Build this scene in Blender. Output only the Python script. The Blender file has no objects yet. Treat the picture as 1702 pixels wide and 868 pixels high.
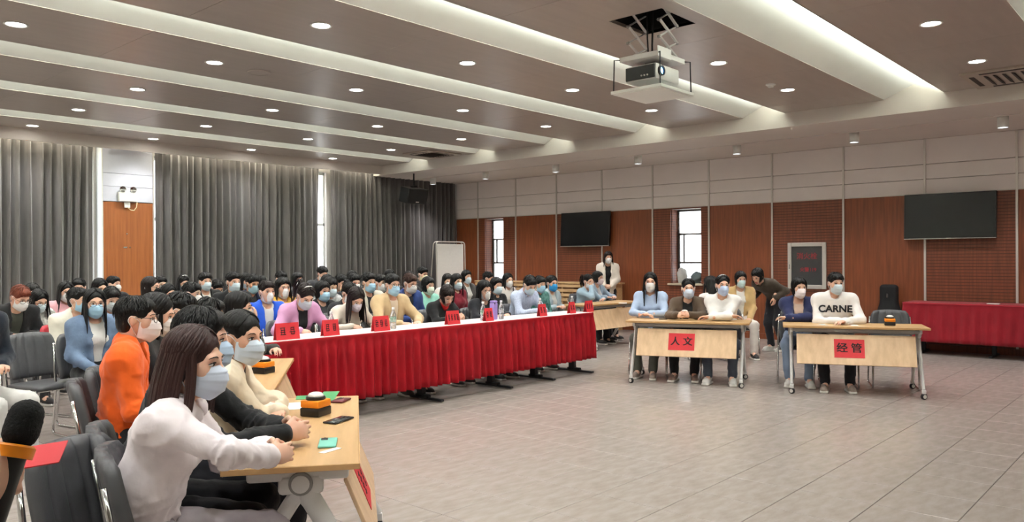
import bpy, bmesh, math, random
import numpy as np
from mathutils import Vector, Matrix, Euler
from mathutils.bvhtree import BVHTree

scene = bpy.context.scene
COL = scene.collection
rad = math.radians
# ---------------------------------------------------------------- camera
F_PX, YAW, PIT, ROL, CAM_H = 1302.75, rad(41.794), rad(-0.1669), rad(-0.3277), 1.52
def ray(x, y):
    a, b = x - 851.0, y - 434.0
    c, s = math.cos(ROL), math.sin(ROL)
    xx, yy = c*a + s*b, -s*a + c*b
    r, u2 = xx/F_PX, -yy/F_PX
    fw = math.cos(PIT) - u2*math.sin(PIT); u = math.sin(PIT) + u2*math.cos(PIT)
    return np.array([r*math.sin(YAW)+fw*math.cos(YAW), -r*math.cos(YAW)+fw*math.sin(YAW), u])
CAM0 = np.array([0, 0, CAM_H])
def on_z(x, y, z): d = ray(x, y); return CAM0 + d*((z-CAM_H)/d[2])
def on_x(x, y, X): d = ray(x, y); return CAM0 + d*(X/d[0])
def on_y(x, y, Y): d = ray(x, y); return CAM0 + d*(Y/d[1])
def at_d(x, y, dist): return CAM0 + ray(x, y)*dist

cam_data = bpy.data.cameras.new('camera')
cam = bpy.data.objects.new('camera', cam_data); COL.objects.link(cam)
scene.camera = cam
cam_data.sensor_fit = 'HORIZONTAL'; cam_data.sensor_width = 36.0
cam_data.lens = F_PX/1702*36.0
cam_data.clip_start = 0.05; cam_data.clip_end = 200
_f = Vector((math.cos(YAW)*math.cos(PIT), math.sin(YAW)*math.cos(PIT), math.sin(PIT)))
_r = Vector((math.sin(YAW), -math.cos(YAW), 0)); _u = _r.cross(_f)
_M = Matrix((_r, _u, -_f)).transposed()
cam.matrix_world = Matrix.Translation((0, 0, CAM_H)) @ (_M @ Matrix.Rotation(ROL, 3, 'Z')).to_4x4()

# ---------------------------------------------------------------- light set-up
scene.view_settings.view_transform = 'Standard'
scene.view_settings.look = 'None'
scene.view_settings.gamma = 1.0
scene.view_settings.use_curve_mapping = False
scene.view_settings.exposure = 0.62
SPOT_W, COVE_E, CYL_W, TROUGH_E, SKY_E = 60.0, 74.0, 72.0, 24.0, 4.5
world = bpy.data.worlds.new('sky'); scene.world = world
world.use_nodes = True
wb = world.node_tree.nodes['Background']
wb.inputs[0].default_value = (0.93, 0.97, 1.0, 1); wb.inputs[1].default_value = SKY_E

# ---------------------------------------------------------------- materials
MATS = {}
def srgb(c):
    return tuple(((v/255)/12.92 if v/255 <= .04045 else (((v/255)+.055)/1.055)**2.4) for v in c)
def mat(key, col=(128,128,128), rough=.6, metal=0.0, noise=0.0, nscale=20.0, bump=0.0, bscale=60.0, stretch=None,
        spec=.5, emit=None, estr=0.0, trans=0.0, alpha=1.0, sheen=0.0, col2=None, coat=0.0, subs=0.0):
    if key in MATS: return MATS[key]
    m = bpy.data.materials.new(key); m.use_nodes = True
    nt = m.node_tree; N = nt.nodes; L = nt.links
    b = N['Principled BSDF']
    c = srgb(col)
    b.inputs['Base Color'].default_value = (*c, 1)
    b.inputs['Roughness'].default_value = rough
    b.inputs['Metallic'].default_value = metal
    b.inputs['Specular IOR Level'].default_value = spec
    if trans: b.inputs['Transmission Weight'].default_value = trans
    if alpha < 1: b.inputs['Alpha'].default_value = alpha
    if sheen: b.inputs['Sheen Weight'].default_value = sheen
    if coat: b.inputs['Coat Weight'].default_value = coat
    if subs:
        b.inputs['Subsurface Weight'].default_value = subs
        b.inputs['Subsurface Radius'].default_value = (.012, .005, .003)
    if emit:
        b.inputs['Emission Color'].default_value = (*srgb(emit), 1); b.inputs['Emission Strength'].default_value = estr
    if noise or bump:
        tc = N.new('ShaderNodeTexCoord'); mp = N.new('ShaderNodeMapping')
        L.new(tc.outputs['Object'], mp.inputs[0])
        if stretch: mp.inputs['Scale'].default_value = stretch
    if noise:
        n = N.new('ShaderNodeTexNoise'); n.inputs['Scale'].default_value = nscale; n.inputs['Detail'].default_value = 4
        L.new(mp.outputs[0], n.inputs['Vector'])
        r = N.new('ShaderNodeValToRGB')
        c2 = srgb(col2) if col2 else tuple(v*(1-noise) for v in c)
        r.color_ramp.elements[0].position = .3; r.color_ramp.elements[1].position = .7
        r.color_ramp.elements[0].color = (*c2, 1)
        r.color_ramp.elements[1].color = (*(tuple(min(1, v*(1+noise*.5)) for v in c)), 1)
        L.new(n.outputs['Fac'], r.inputs[0]); L.new(r.outputs[0], b.inputs['Base Color'])
    if bump:
        n2 = N.new('ShaderNodeTexNoise'); n2.inputs['Scale'].default_value = bscale; n2.inputs['Detail'].default_value = 3
        L.new(mp.outputs[0], n2.inputs['Vector'])
        bp = N.new('ShaderNodeBump'); bp.inputs['Strength'].default_value = bump; bp.inputs['Distance'].default_value = .01
        L.new(n2.outputs['Fac'], bp.inputs['Height']); L.new(bp.outputs[0], b.inputs['Normal'])
    MATS[key] = m
    return m
def cloth(col, key=None, sheen=.15):
    return mat(key or 'cloth_%d_%d_%d' % tuple(col), col, .85, noise=.10, nscale=9, bump=.55, bscale=15, spec=.25, sheen=sheen)
def wood(key, col, col2, stretch, rough=.45, nscale=3.0, groove=None):
    if key in MATS: return MATS[key]
    m = mat(key, col, rough, noise=.2, nscale=nscale, stretch=stretch, col2=col2, bump=.04, bscale=8)
    if groove:
        nt = m.node_tree; N = nt.nodes; L = nt.links
        b = N['Principled BSDF']
        tc = N.new('ShaderNodeTexCoord'); sx = N.new('ShaderNodeSeparateXYZ'); L.new(tc.outputs['Object'], sx.inputs[0])
        ml = N.new('ShaderNodeMath'); ml.operation = 'MULTIPLY'; ml.inputs[1].default_value = 1/groove; L.new(sx.outputs['Z'], ml.inputs[0])
        fr = N.new('ShaderNodeMath'); fr.operation = 'FRACT'; L.new(ml.outputs[0], fr.inputs[0])
        gt = N.new('ShaderNodeMath'); gt.operation = 'GREATER_THAN'; gt.inputs[1].default_value = .2; L.new(fr.outputs[0], gt.inputs[0])
        bp = N.new('ShaderNodeBump'); bp.inputs['Strength'].default_value = 1.0; bp.inputs['Distance'].default_value = .012
        L.new(gt.outputs[0], bp.inputs['Height']); L.new(bp.outputs[0], b.inputs['Normal'])
        mx = N.new('ShaderNodeMix'); mx.data_type = 'RGBA'
        src = b.inputs['Base Color'].links[0].from_socket
        mx.inputs[6].default_value = (*[v*.35 for v in srgb(col)], 1)
        L.new(gt.outputs[0], mx.inputs[0]); L.new(src, mx.inputs[7]); L.new(mx.outputs[2], b.inputs['Base Color'])
    return m

# ---------------------------------------------------------------- mesh helpers
def mesh_from(name, V, Fc, mi=None, smooth=True):
    me = bpy.data.meshes.new(name)
    me.from_pydata([tuple(v) for v in V] if not isinstance(V, np.ndarray) else V.tolist(), [], Fc if not isinstance(Fc, np.ndarray) else Fc.tolist())
    if mi is not None: me.polygons.foreach_set('material_index', np.asarray(mi, dtype=np.int32))
    if smooth: me.polygons.foreach_set('use_smooth', np.ones(len(me.polygons), dtype=bool))
    me.update()
    return me
def link(name, me, mats=None, parent=None, loc=None, rz=None, mw=None):
    o = bpy.data.objects.new(name, me); COL.objects.link(o)
    if mats is not None and me is not None:
        if not isinstance(mats, (list, tuple)): mats = [mats]
        if len(me.materials) == 0:
            for m in mats: me.materials.append(m)
        else:
            for i, m in enumerate(mats):
                if me.materials[i] is not m:
                    o.material_slots[i].link = 'OBJECT'; o.material_slots[i].material = m
    if parent is not None: o.parent = parent
    if loc is not None: o.location = loc
    if rz is not None: o.rotation_euler = (0, 0, rz)
    if mw is not None: o.matrix_local = mw
    return o
def tag(o, label, cat, group=None):
    o['label'] = label; o['category'] = cat
    if group: o['group'] = group
    return o
def struct(o): o['kind'] = 'structure'; return o
def empty(name, loc=(0,0,0), rz=0.0):
    o = bpy.data.objects.new(name, None); COL.objects.link(o)
    o.location = loc; o.rotation_euler = (0, 0, rz); o.empty_display_size = .1
    return o
class MB:
    """collects simple solids into one mesh"""
    def __init__(self): self.V = []; self.F = []; self.M = []
    def add(self, V, Fc, m=0):
        o = len(self.V); self.V += [tuple(v) for v in V]; self.F += [tuple(i+o for i in f) for f in Fc]; self.M += [m]*len(Fc); return self
    def box(self, c, h, R=None, m=0):
        V = [Vector((sx*h[0], sy*h[1], sz*h[2])) for sx in (-1,1) for sy in (-1,1) for sz in (-1,1)]
        if R is not None: V = [R @ v for v in V]
        V = [v+Vector(c) for v in V]
        return self.add(V, [(0,1,3,2),(4,6,7,5),(0,4,5,1),(2,3,7,6),(0,2,6,4),(1,5,7,3)], m)
    def b2(self, x0, x1, y0, y1, z0, z1, m=0):
        return self.box(((x0+x1)/2,(y0+y1)/2,(z0+z1)/2), ((x1-x0)/2,(y1-y0)/2,(z1-z0)/2), m=m)
    def rbox(self, c, h, bev=.01, R=None, m=0, seg=2):
        bm = bmesh.new(); bmesh.ops.create_cube(bm, size=2)
        for v in bm.verts: v.co = Vector((v.co.x*h[0], v.co.y*h[1], v.co.z*h[2]))
        bmesh.ops.bevel(bm, geom=bm.edges[:], offset=min(bev, min(h)*.95), segments=seg, affect='EDGES', profile=.5)
        V = [v.co.copy() for v in bm.verts]; bm.verts.index_update()
        Fc = [tuple(v.index for v in f.verts) for f in bm.faces]; bm.free()
        if R is not None: V = [R @ v for v in V]
        return self.add([v+Vector(c) for v in V], Fc, m)
    def tube(self, pts, r, n=8, closed=False, m=0, flat=1.0, up=None):
        pts = [Vector(p) for p in pts]; K = len(pts)
        rs = r if isinstance(r, (list, tuple)) else [r]*K
        V = []; Fc = []; prev = None
        for i, p in enumerate(pts):
            a = pts[(i-1) % K] if (closed or i > 0) else p
            b = pts[(i+1) % K] if (closed or i < K-1) else p
            t = (b-a); t = t.normalized() if t.length > 1e-9 else Vector((0,0,1))
            if prev is None:
                ref = Vector(up) if up else (Vector((0,0,1)) if abs(t.z) < .9 else Vector((1,0,0)))
                nx = t.cross(ref).normalized()
            else:
                nx = (prev - t*prev.dot(t)).normalized()
            prev = nx; ny = t.cross(nx)
            for k in range(n):
                an = 2*math.pi*k/n
                V.append(p + nx*math.cos(an)*rs[i] + ny*math.sin(an)*rs[i]*flat)
        for i in range(K if closed else K-1):
            j = (i+1) % K
            for k in range(n):
                Fc.append((i*n+k, i*n+(k+1) % n, j*n+(k+1) % n, j*n+k))
        if not closed:
            Fc.append(tuple(range(n-1, -1, -1))); Fc.append(tuple((K-1)*n+k for k in range(n)))
        return self.add(V, Fc, m)
    def lathe(self, prof, c=(0,0,0), n=20, R=None, m=0, cap=True):
        V = []; Fc = []
        for (r, z) in prof:
            for k in range(n):
                a = 2*math.pi*k/n
                v = Vector((r*math.cos(a), r*math.sin(a), z))
                V.append((R @ v if R is not None else v)+Vector(c))
        for i in range(len(prof)-1):
            for k in range(n):
                Fc.append((i*n+k, i*n+(k+1) % n, (i+1)*n+(k+1) % n, (i+1)*n+k))
        if cap:
            Fc.append(tuple(range(n-1, -1, -1))); Fc.append(tuple((len(prof)-1)*n+k for k in range(n)))
        return self.add(V, Fc, m)
    def sphere(self, c, r, n=8, R=None, m=0):
        if not isinstance(r, (tuple, list)): r = (r, r, r)
        V = []; Fc = []; K = n
        for i in range(K+1):
            th = math.pi*i/K
            for k in range(2*n):
                a = math.pi*k/n
                v = Vector((r[0]*math.sin(th)*math.cos(a), r[1]*math.sin(th)*math.sin(a), r[2]*math.cos(th)))
                V.append((R @ v if R is not None else v)+Vector(c))
        w = 2*n
        for i in range(K):
            for k in range(w):
                Fc.append((i*w+k, (i+1)*w+k, (i+1)*w+(k+1) % w, i*w+(k+1) % w))
        return self.add(V, Fc, m)
    def mesh(self, name, smooth=False):
        me = mesh_from(name, self.V, self.F, self.M, smooth)
        return me
    def build(self, name, mats, parent=None, smooth=False, loc=None, rz=None, auto=None):
        me = self.mesh(name, smooth)
        if auto: me.polygons.foreach_set('use_smooth', np.ones(len(me.polygons), dtype=bool)); me.set_sharp_from_angle(angle=rad(auto))
        return link(name, me, mats, parent, loc, rz)

# ---------------------------------------------------------------- implicit surfaces
def smin(a, b, k):
    h = np.maximum(k-np.abs(a-b), 0)/k
    return np.minimum(a, b) - h*h*k*.25
def prim_cap(a, b, ra, rb, k=.03, op=1, m=0): return dict(t='c', a=np.array(a, float), b=np.array(b, float), ra=ra, rb=rb, k=k, op=op, m=m)
def prim_ell(c, r, k=.03, op=1, m=0, R=None): return dict(t='e', c=np.array(c, float), r=np.array(r, float), k=k, op=op, m=m, R=None if R is None else np.array(R))
def prim_ecap(a, b, ra, rb, s, R, k=.04, op=1, m=0): return dict(t='x', a=np.array(a, float), b=np.array(b, float), ra=ra, rb=rb, s=np.array(s, float), R=np.array(R), k=k, op=op, m=m)
def prim_box(c, h, rnd=.01, k=.02, op=1, m=0, R=None): return dict(t='b', c=np.array(c, float), h=np.array(h, float), rnd=rnd, k=k, op=op, m=m, R=None if R is None else np.array(R))
def prim_eval(p, P):
    t = p['t']
    if t == 'c':
        ab = p['b']-p['a']; L2 = max(ab @ ab, 1e-9); q = P-p['a'].astype(P.dtype)
        tt = np.clip((q @ ab.astype(P.dtype))/L2, 0, 1)
        return np.sqrt(((q - tt[..., None]*ab.astype(P.dtype))**2).sum(-1)) - (p['ra']+(p['rb']-p['ra'])*tt)
    if t == 'x':
        q = ((P-p['a']) @ p['R'].T)/p['s']; ab = (p['R'] @ (p['b']-p['a']))/p['s']; L2 = max(ab @ ab, 1e-9)
        tt = np.clip((q @ ab)/L2, 0, 1)
        return (np.sqrt(((q-tt[..., None]*ab)**2).sum(-1)) - (p['ra']+(p['rb']-p['ra'])*tt))*p['s'].min()
    if t == 'e':
        q = P-p['c']
        if p['R'] is not None: q = q @ p['R'].T
        k0 = np.sqrt(((q/p['r'])**2).sum(-1)); k1 = np.sqrt(((q/p['r']**2)**2).sum(-1))+1e-9
        return np.where(k0 < 1e-3, -p['r'].min(), k0*(k0-1)/k1)
    q = P-p['c']
    if p['R'] is not None: q = q @ p['R'].T
    q = np.abs(q)-(p['h']-p['rnd'])
    return np.sqrt((np.maximum(q, 0)**2).sum(-1))+np.minimum(q.max(-1), 0)-p['rnd']
def prim_bb(p):
    t = p['t']
    if t == 'c':
        r = max(p['ra'], p['rb']); return np.minimum(p['a'], p['b'])-r, np.maximum(p['a'], p['b'])+r
    if t == 'x':
        r = max(p['ra'], p['rb'])*p['s'].max(); return np.minimum(p['a'], p['b'])-r, np.maximum(p['a'], p['b'])+r
    h = p['r'] if t == 'e' else p['h']
    if p['R'] is not None: h = np.full(3, np.linalg.norm(h))
    return p['c']-h, p['c']+h
def sdf_mesh(prims, res, deform=None):
    """smooth union of primitives meshed with naive surface nets -> V (n,3), F (m,4), material per face"""
    los, his = zip(*[prim_bb(p) for p in prims if p['op'] > 0])
    kmax = max(p['k'] for p in prims)
    lo = np.min(los, 0)-2.5*res-kmax*.3; hi = np.max(his, 0)+2.5*res+kmax*.3
    n = np.ceil((hi-lo)/res).astype(int)+1
    f = np.full(n, 1.0, dtype=np.float32)
    ax = [lo[i]+res*np.arange(n[i]) for i in range(3)]
    for p in prims:
        a, b = prim_bb(p); mg = p['k']*1.3+3*res
        i0 = np.maximum(np.floor((a-mg-lo)/res).astype(int), 0); i1 = np.minimum(np.ceil((b+mg-lo)/res).astype(int)+1, n)
        if np.any(i1 <= i0): continue
        sl = tuple(slice(i0[i], i1[i]) for i in range(3))
        P = np.stack(np.meshgrid(*[ax[i][sl[i]] for i in range(3)], indexing='ij'), -1).astype(np.float32)
        d = prim_eval(p, P).astype(np.float32)
        if p['op'] > 0: f[sl] = smin(f[sl], d, p['k'])
        else: f[sl] = -smin(-f[sl], d, p['k'])
    ins = f < 0
    c = ins[:-1, :-1, :-1].astype(np.int8)
    tot = np.zeros(tuple(n-1), np.int8)
    for dx in (0, 1):
        for dy in (0, 1):
            for dz in (0, 1):
                tot += ins[dx:n[0]-1+dx, dy:n[1]-1+dy, dz:n[2]-1+dz]
    act = (tot > 0) & (tot < 8)
    I = np.argwhere(act)
    idx = np.full(tuple(n-1), -1, np.int64); idx[act] = np.arange(len(I))
    acc = np.zeros((len(I), 3)); cnt = np.zeros(len(I))
    corners = [(0,0,0),(1,0,0),(0,1,0),(1,1,0),(0,0,1),(1,0,1),(0,1,1),(1,1,1)]
    vals = {cn: f[I[:,0]+cn[0], I[:,1]+cn[1], I[:,2]+cn[2]] for cn in corners}
    for cn in corners:
        for a in range(3):
            if cn[a] == 0:
                c2 = list(cn); c2[a] = 1; c2 = tuple(c2)
                v0, v1 = vals[cn], vals[c2]
                cr = (v0 < 0) != (v1 < 0)
                t = np.where(cr, v0/np.where(cr, v0-v1, 1), 0)
                pt = np.repeat(np.array(cn, float)[None], len(I), 0); pt[:, a] += t
                acc[cr] += pt[cr]; cnt[cr] += 1
    V = lo + res*(I + acc/np.maximum(cnt, 1)[:, None])
    quads = []
    for a in range(3):
        b, c_ = (a+1) % 3, (a+2) % 3
        s0 = [slice(None)]*3; s1 = [slice(None)]*3
        s0[a] = slice(0, -1); s1[a] = slice(1, None)
        A, B = ins[tuple(s0)], ins[tuple(s1)]
        E_ = np.argwhere(A != B)
        E_ = E_[(E_[:, b] > 0) & (E_[:, c_] > 0) & (E_[:, b] < n[b]-1) & (E_[:, c_] < n[c_]-1)]
        if len(E_) == 0: continue
        fl = A[E_[:,0], E_[:,1], E_[:,2]]
        q = []
        for (db, dc) in ((-1,-1),(0,-1),(0,0),(-1,0)):
            e = E_.copy(); e[:, b] += db; e[:, c_] += dc
            q.append(idx[e[:,0], e[:,1], e[:,2]])
        q = np.stack(q, 1)
        q[~fl] = q[~fl][:, ::-1]
        quads.append(q)
    Q = np.concatenate(quads)
    Q = Q[(Q >= 0).all(1)]
    mi = None
    ms = set(p['m'] for p in prims if p['op'] > 0)
    if len(ms) > 1:
        cen = V[Q].mean(1)
        best = np.full(len(cen), 9.0); mi = np.zeros(len(cen), int)
        for p in prims:
            if p['op'] > 0:
                d = prim_eval(p, cen); w = d < best-1e-4
                best[w] = d[w]; mi[w] = p['m']
    else: mi = np.full(len(Q), ms.pop())
    return V, Q, mi
def vnormals(V, Q):
    n = np.zeros_like(V)
    fn = np.cross(V[Q[:,2]]-V[Q[:,0]], V[Q[:,3]]-V[Q[:,1]])
    for k in range(4): np.add.at(n, Q[:, k], fn)
    return n/(np.linalg.norm(n, axis=1)[:, None]+1e-9)
def wobble(V, freq, seed=0):
    """cheap smooth pseudo noise in [-1,1]"""
    rs = np.random.RandomState(seed); out = np.zeros(len(V))
    for i in range(5):
        k = rs.normal(size=3); k *= freq*(.6+.35*i)/np.linalg.norm(k)
        out += np.sin(V @ k + rs.rand()*6.28 + 1.3*np.sin(V @ (k[::-1]*.7)+rs.rand()*6))/5*1.6
    return out
# ================================================================ THE ROOM
XW, YB, XL, YF = 14.0, 14.62, -3.2, -1.7
ZP, ZS, ZSEAM, XS = 3.644, 3.435, 2.535, 11.31
M_wall = mat('wall_paint', (214,208,200), .8, noise=.04, nscale=3, bump=.05)
M_white = mat('white_paint', (230,231,226), .6, noise=.03, nscale=2)
M_upper = mat('upper_panel', (236,228,224), .55, noise=.04, nscale=1.5)
M_soff = mat('soffit_paint', (216,208,200), .7, noise=.03, nscale=2)
M_ceilp = mat('ceiling_panel_paint', (184,174,166), .36, metal=.25, noise=.06, nscale=2, stretch=(1,6,1))
M_alu = mat('brushed_aluminium', (212,207,200), .4, metal=.45)
M_chrome = mat('chrome', (200,200,200), .12, metal=1.0)
M_black = mat('black_plastic', (18,18,19), .4, noise=.1, nscale=30)
M_blackm = mat('black_metal', (22,22,24), .45, metal=.3)
M_smooth = wood('brown_veneer', (134,72,40), (112,58,31), (2,10,.6), .42)
M_slat = wood('brown_grooved_veneer', (128,69,42), (106,55,33), (2,10,.6), .5, groove=.05)
M_door = wood('orange_veneer', (158,92,46), (138,76,34), (9,9,.5), .45)
M_tile = mat('floor_tile', (168,158,152), .24, noise=.10, nscale=2.2, stretch=(2.5,7,1), col2=(154,144,136), bump=.03, bscale=14, spec=.55)
M_grout = mat('grout', (104,96,88), .9, noise=.1)
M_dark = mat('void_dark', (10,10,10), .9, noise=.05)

# floor: grout bed with single tiles on it
fl = struct(MB().b2(XL-.3, XW+.5, YF-.3, YB+.3, -.08, -.004).build('floor', M_grout))
TP, TX0, TY0 = .466, 3.19, 1.09
def tile_mesh():
    bm = bmesh.new(); bmesh.ops.create_cube(bm, size=2)
    for v in bm.verts: v.co = Vector((v.co.x*(TP/2-.0022), v.co.y*(TP/2-.0022), v.co.z*.005-.005))
    top = [e for e in bm.edges if all(v.co.z > -.001 for v in e.verts)]
    bmesh.ops.bevel(bm, geom=top, offset=.0018, segments=1, affect='EDGES')
    me = bpy.data.meshes.new('floor_tile'); bm.to_mesh(me); bm.free(); me.materials.append(M_tile); return me
TM = tile_mesh(); cells = []
for i in range(-14, 24):
    for j in range(-6, 30):
        cx, cy = TX0+(i+.5)*TP, TY0+(j+.5)*TP
        if cx < XL or cx > XW+.2 or cy < YF or cy > YB: continue
        fw = cx*math.cos(YAW)+cy*math.sin(YAW); rr = cx*math.sin(YAW)-cy*math.cos(YAW)
        vis = fw > .5 and -60 < 851+F_PX*rr/fw < 1762 and 434+F_PX*CAM_H/fw < 900
        hid = (cy > 6.4 and cx < 10) or (cx < 2.2 and cy > 2)
        cells.append((0 if vis and not hid else 1, fw, cx, cy))
cells.sort(); rest = MB()
for n_, (k_, fw, cx, cy) in enumerate(cells):
    if k_ == 0 and n_ < 300:
        link('floor_tile', TM, None, fl, (cx, cy, 0))
    else:
        h = TP/2-.0022; rest.b2(cx-h, cx+h, cy-h, cy+h, -.01, 0)
o = rest.build('floor_tiles', M_tile, fl); o['kind'] = 'stuff'

# ---- ceiling: coves and panels
struct(MB().b2(XL-.3, XW+.5, YF-.3, YB+.3, 4.02, 4.12).build('ceiling', M_white))
ceil = bpy.data.objects['ceiling']
CN = [.55, 2.59, 4.70, 6.68, 8.66, 10.56, 12.54]
CF = [1.27, 3.32, 5.35, 7.29, 9.27, 11.08, 13.11]
M_led = mat('led_strip', (255,252,240), .5, emit=(246,255,246), estr=COVE_E)
HOLE = (5.83, 6.42, 3.49, 4.03)
edges = [XL]+[1.348+1.868*i for i in range(-2, 6)]+[XS]
starts = [YF]+CF; ends = CN+[14.1]
for k in range(8):
    y0, y1 = starts[k], ends[k]
    for a, b in zip(edges[:-1], edges[1:]):
        if b-a < .05: continue
        mb = MB(); x0, x1 = a+.002, b-.002
        if k == 2 and a < HOLE[0] < b:
            mb.b2(x0, HOLE[0], y0, y1, ZP, ZP+.03)
            xe = min(HOLE[1], x1)
            mb.b2(HOLE[0], xe, y0, HOLE[2], ZP, ZP+.03).b2(HOLE[0], xe, HOLE[3], y1, ZP, ZP+.03)
            if xe < x1: mb.b2(xe, x1, y0, y1, ZP, ZP+.03)
        elif k == 2 and a < HOLE[1] < b:
            mb.b2(x0, HOLE[1], y0, HOLE[2], ZP, ZP+.03).b2(x0, HOLE[1], HOLE[3], y1, ZP, ZP+.03).b2(HOLE[1], x1, y0, y1, ZP, ZP+.03)
        else: mb.b2(x0, x1, y0, y1, ZP, ZP+.03)
        mb.build('ceiling_panel', M_ceilp, ceil)
for k in range(7):
    yn, yf = CN[k], CF[k]
    V = []; Fc = []; n = 10
    for i in range(n+1):
        t = i/n; y = yf + (yn-.16-yf)*t; z = ZP + .005 + .27*math.sin(t*1.45)/math.sin(1.45)
        for x in (XL, XS): V.append((x, y, z))
    for i in range(n): Fc.append((2*i, 2*i+1, 2*i+3, 2*i+2))
    o = link('cove_vault', mesh_from('cove_vault', V, Fc), M_white, ceil)
    MB().b2(XL, XS, yn-.012, yn, ZP, ZP+.05).build('cove_lip', M_white, ceil)
    MB().b2(XL, XS, yn-.16, yn-.15, ZP+.03, ZP+.30).build('cove_back', M_white, ceil)
    MB().b2(XL+.1, XS-.02, yn-.075, yn-.045, ZP+.035, ZP+.045).build('led_strip', M_led, ceil)
# soffit along the panelled wall
so = struct(MB().b2(XS, XW+.3, YF, YB, ZS, 4.02).build('ceiling_soffit', M_soff))
MB().b2(12.40, 12.46, YF, 14.1, ZS-.012, ZS).build('light_track', M_soff, so)
# curtain pelmet
pe = struct(MB().b2(XL, XW, 14.10, 14.15, 3.455, 3.70).build('trim_1', M_soff))
struct(MB().b2(XL, XW, 14.10, YB, 3.68, 3.72).build('ceiling_trough', M_white))
M_led2 = mat('curtain_led', (255,250,235), .5, emit=(255,248,228), estr=TROUGH_E)
for a_, b_, w_ in ((2.2, 5.25, 'left of the orange door panel'), (6.40, 9.85, 'between door panel and window gap'), (10.15, 13.85, 'near the whiteboard corner')):
    tag(MB().b2(a_, b_, 14.17, 14.20, 3.655, 3.675).build('led_strip', M_led2), 'warm white light strip behind the pelmet above the curtain '+w_, 'light strip', 'curtain light strips')

# ---- right wall with veneer panels
POSTS = [13.645, 12.388, 11.149, 9.89, 8.617, 7.343, 6.065, 4.783, 3.492, 2.216, .94, -.33, -1.60]
WIN = {0: (12.80, 13.42), 4: (7.52, 8.20)}
wr = MB()
ys = [YF-.1, 7.52, 8.20, 12.80, 13.42, YB+.2]
for a, b in zip(ys[:-1], ys[1:]):
    if (a, b) in ((7.52, 8.20), (12.80, 13.42)):
        wr.b2(XW+.05, XW+.38, a, b, 0, 1.0).b2(XW+.05, XW+.38, a, b, 2.5, 4.0)
    else: wr.b2(XW+.05, XW+.38, a, b, 0, 4.0)
wr = struct(wr.build('wall_right', M_wall))
bays = list(zip([14.42]+POSTS[:-1], POSTS))
for i, (y1, y0) in enumerate(bays):
    a, b = y0+.012, y1-.012
    for z0, z1 in ((ZSEAM, 2.775), (2.775, 3.018), (3.018, ZS)):
        MB().rbox((XW+.03, (a+b)/2, (z0+z1)/2), (.022, (b-a)/2, (z1-z0)/2-.004), .004, seg=1).build('panel', M_upper, wr)
    m = M_slat if i % 2 == 1 else M_smooth
    if i-1 in WIN:
        w0, w1 = WIN[i-1]
        MB().b2(XW+.008, XW+.05, a, w0, .1, ZSEAM-.006).b2(XW+.008, XW+.05, w1, b, .1, ZSEAM-.006).b2(XW+.008, XW+.05, w0, w1, .1, 1.0).b2(XW+.008, XW+.05, w0, w1, 2.5, ZSEAM-.006).build('panel', m, wr)
    else:
        MB().b2(XW+.008, XW+.05, a, b, .1, ZSEAM-.006).build('panel', m, wr)
    MB().b2(XW-.012, XW+.05, y0-.016, y0+.016, .08, ZS).build('metal_strip', M_alu, wr)
struct(MB().b2(XW-.015, XW+.05, YF, 14.42, 0, .1).build('baseboard_right', M_smooth))
MB().b2(XW-.005, XW+.02, YF, 14.42, ZSEAM-.008, ZSEAM+.008).build('metal_strip', M_alu, wr)
# windows in deep reveals
M_frame = mat('window_frame', (70,62,56), .5, metal=.3)
M_pane = mat('frosted_pane', (245,248,250), .6, trans=.9, noise=.02)
M_sill = mat('sill_stone', (205,190,165), .5, noise=.08)
M_blind = mat('white_blind', (236,234,228), .8, trans=.7, noise=.05)
for i, (k, (w0, w1)) in enumerate(WIN.items()):
    w = struct(empty('window_%d' % (i+1), (XW+.3, (w0+w1)/2, 1.0)))
    def loc(mb, name, m): 
        o = mb.build(name, m); o.parent = w; o.matrix_parent_inverse = Matrix.Translation(-w.location); return o
    loc(MB().b2(XW+.05, XW+.34, w1-.01, w1, 1.0, 2.5), 'reveal', M_slat)
    loc(MB().b2(XW+.05, XW+.34, w0, w0+.01, 1.0, 2.5), 'reveal', M_slat)
    f = MB()
    for y in (w0+.03, w1-.03): f.b2(XW+.27, XW+.32, y-.022, y+.022, 1.0, 2.5)
    for z in (1.02, 1.42, 2.0, 2.48): f.b2(XW+.27, XW+.32, w0+.01, w1-.01, z-.018, z+.018)
    f.b2(XW+.275, XW+.315, w1-.16, w1-.135, 1.42, 2.0)
    loc(f, 'frame', M_frame)
    for z0, z1 in ((1.04, 1.40), (1.44, 1.98), (2.02, 2.46)):
        loc(MB().b2(XW+.29, XW+.296, w0+.05, w1-.05, z0, z1), 'pane', M_pane)
    bl = MB()
    V = []; Fc = []
    for a in range(13):
        for b in range(9):
            V.append((XW+.255+.012*math.sin(a*1.9)*math.sin(b*.9+i), w0+.05+(w1-w0-.1)*b/8, 2.46-.44*a/12-.03*math.sin(b/8*math.pi)*(a/12)))
    for a in range(12):
        for b in range(8): Fc.append((a*9+b, a*9+b+1, a*9+b+10, a*9+b+9))
    o = link('blind', mesh_from('blind', V, Fc), M_blind, w); o.matrix_parent_inverse = Matrix.Translation(-w.location)
    loc(MB().rbox((XW+.15, (w0+w1)/2, .985), (.2, (w1-w0)/2+.05, .018), .006), 'window_sill', M_sill)

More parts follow.
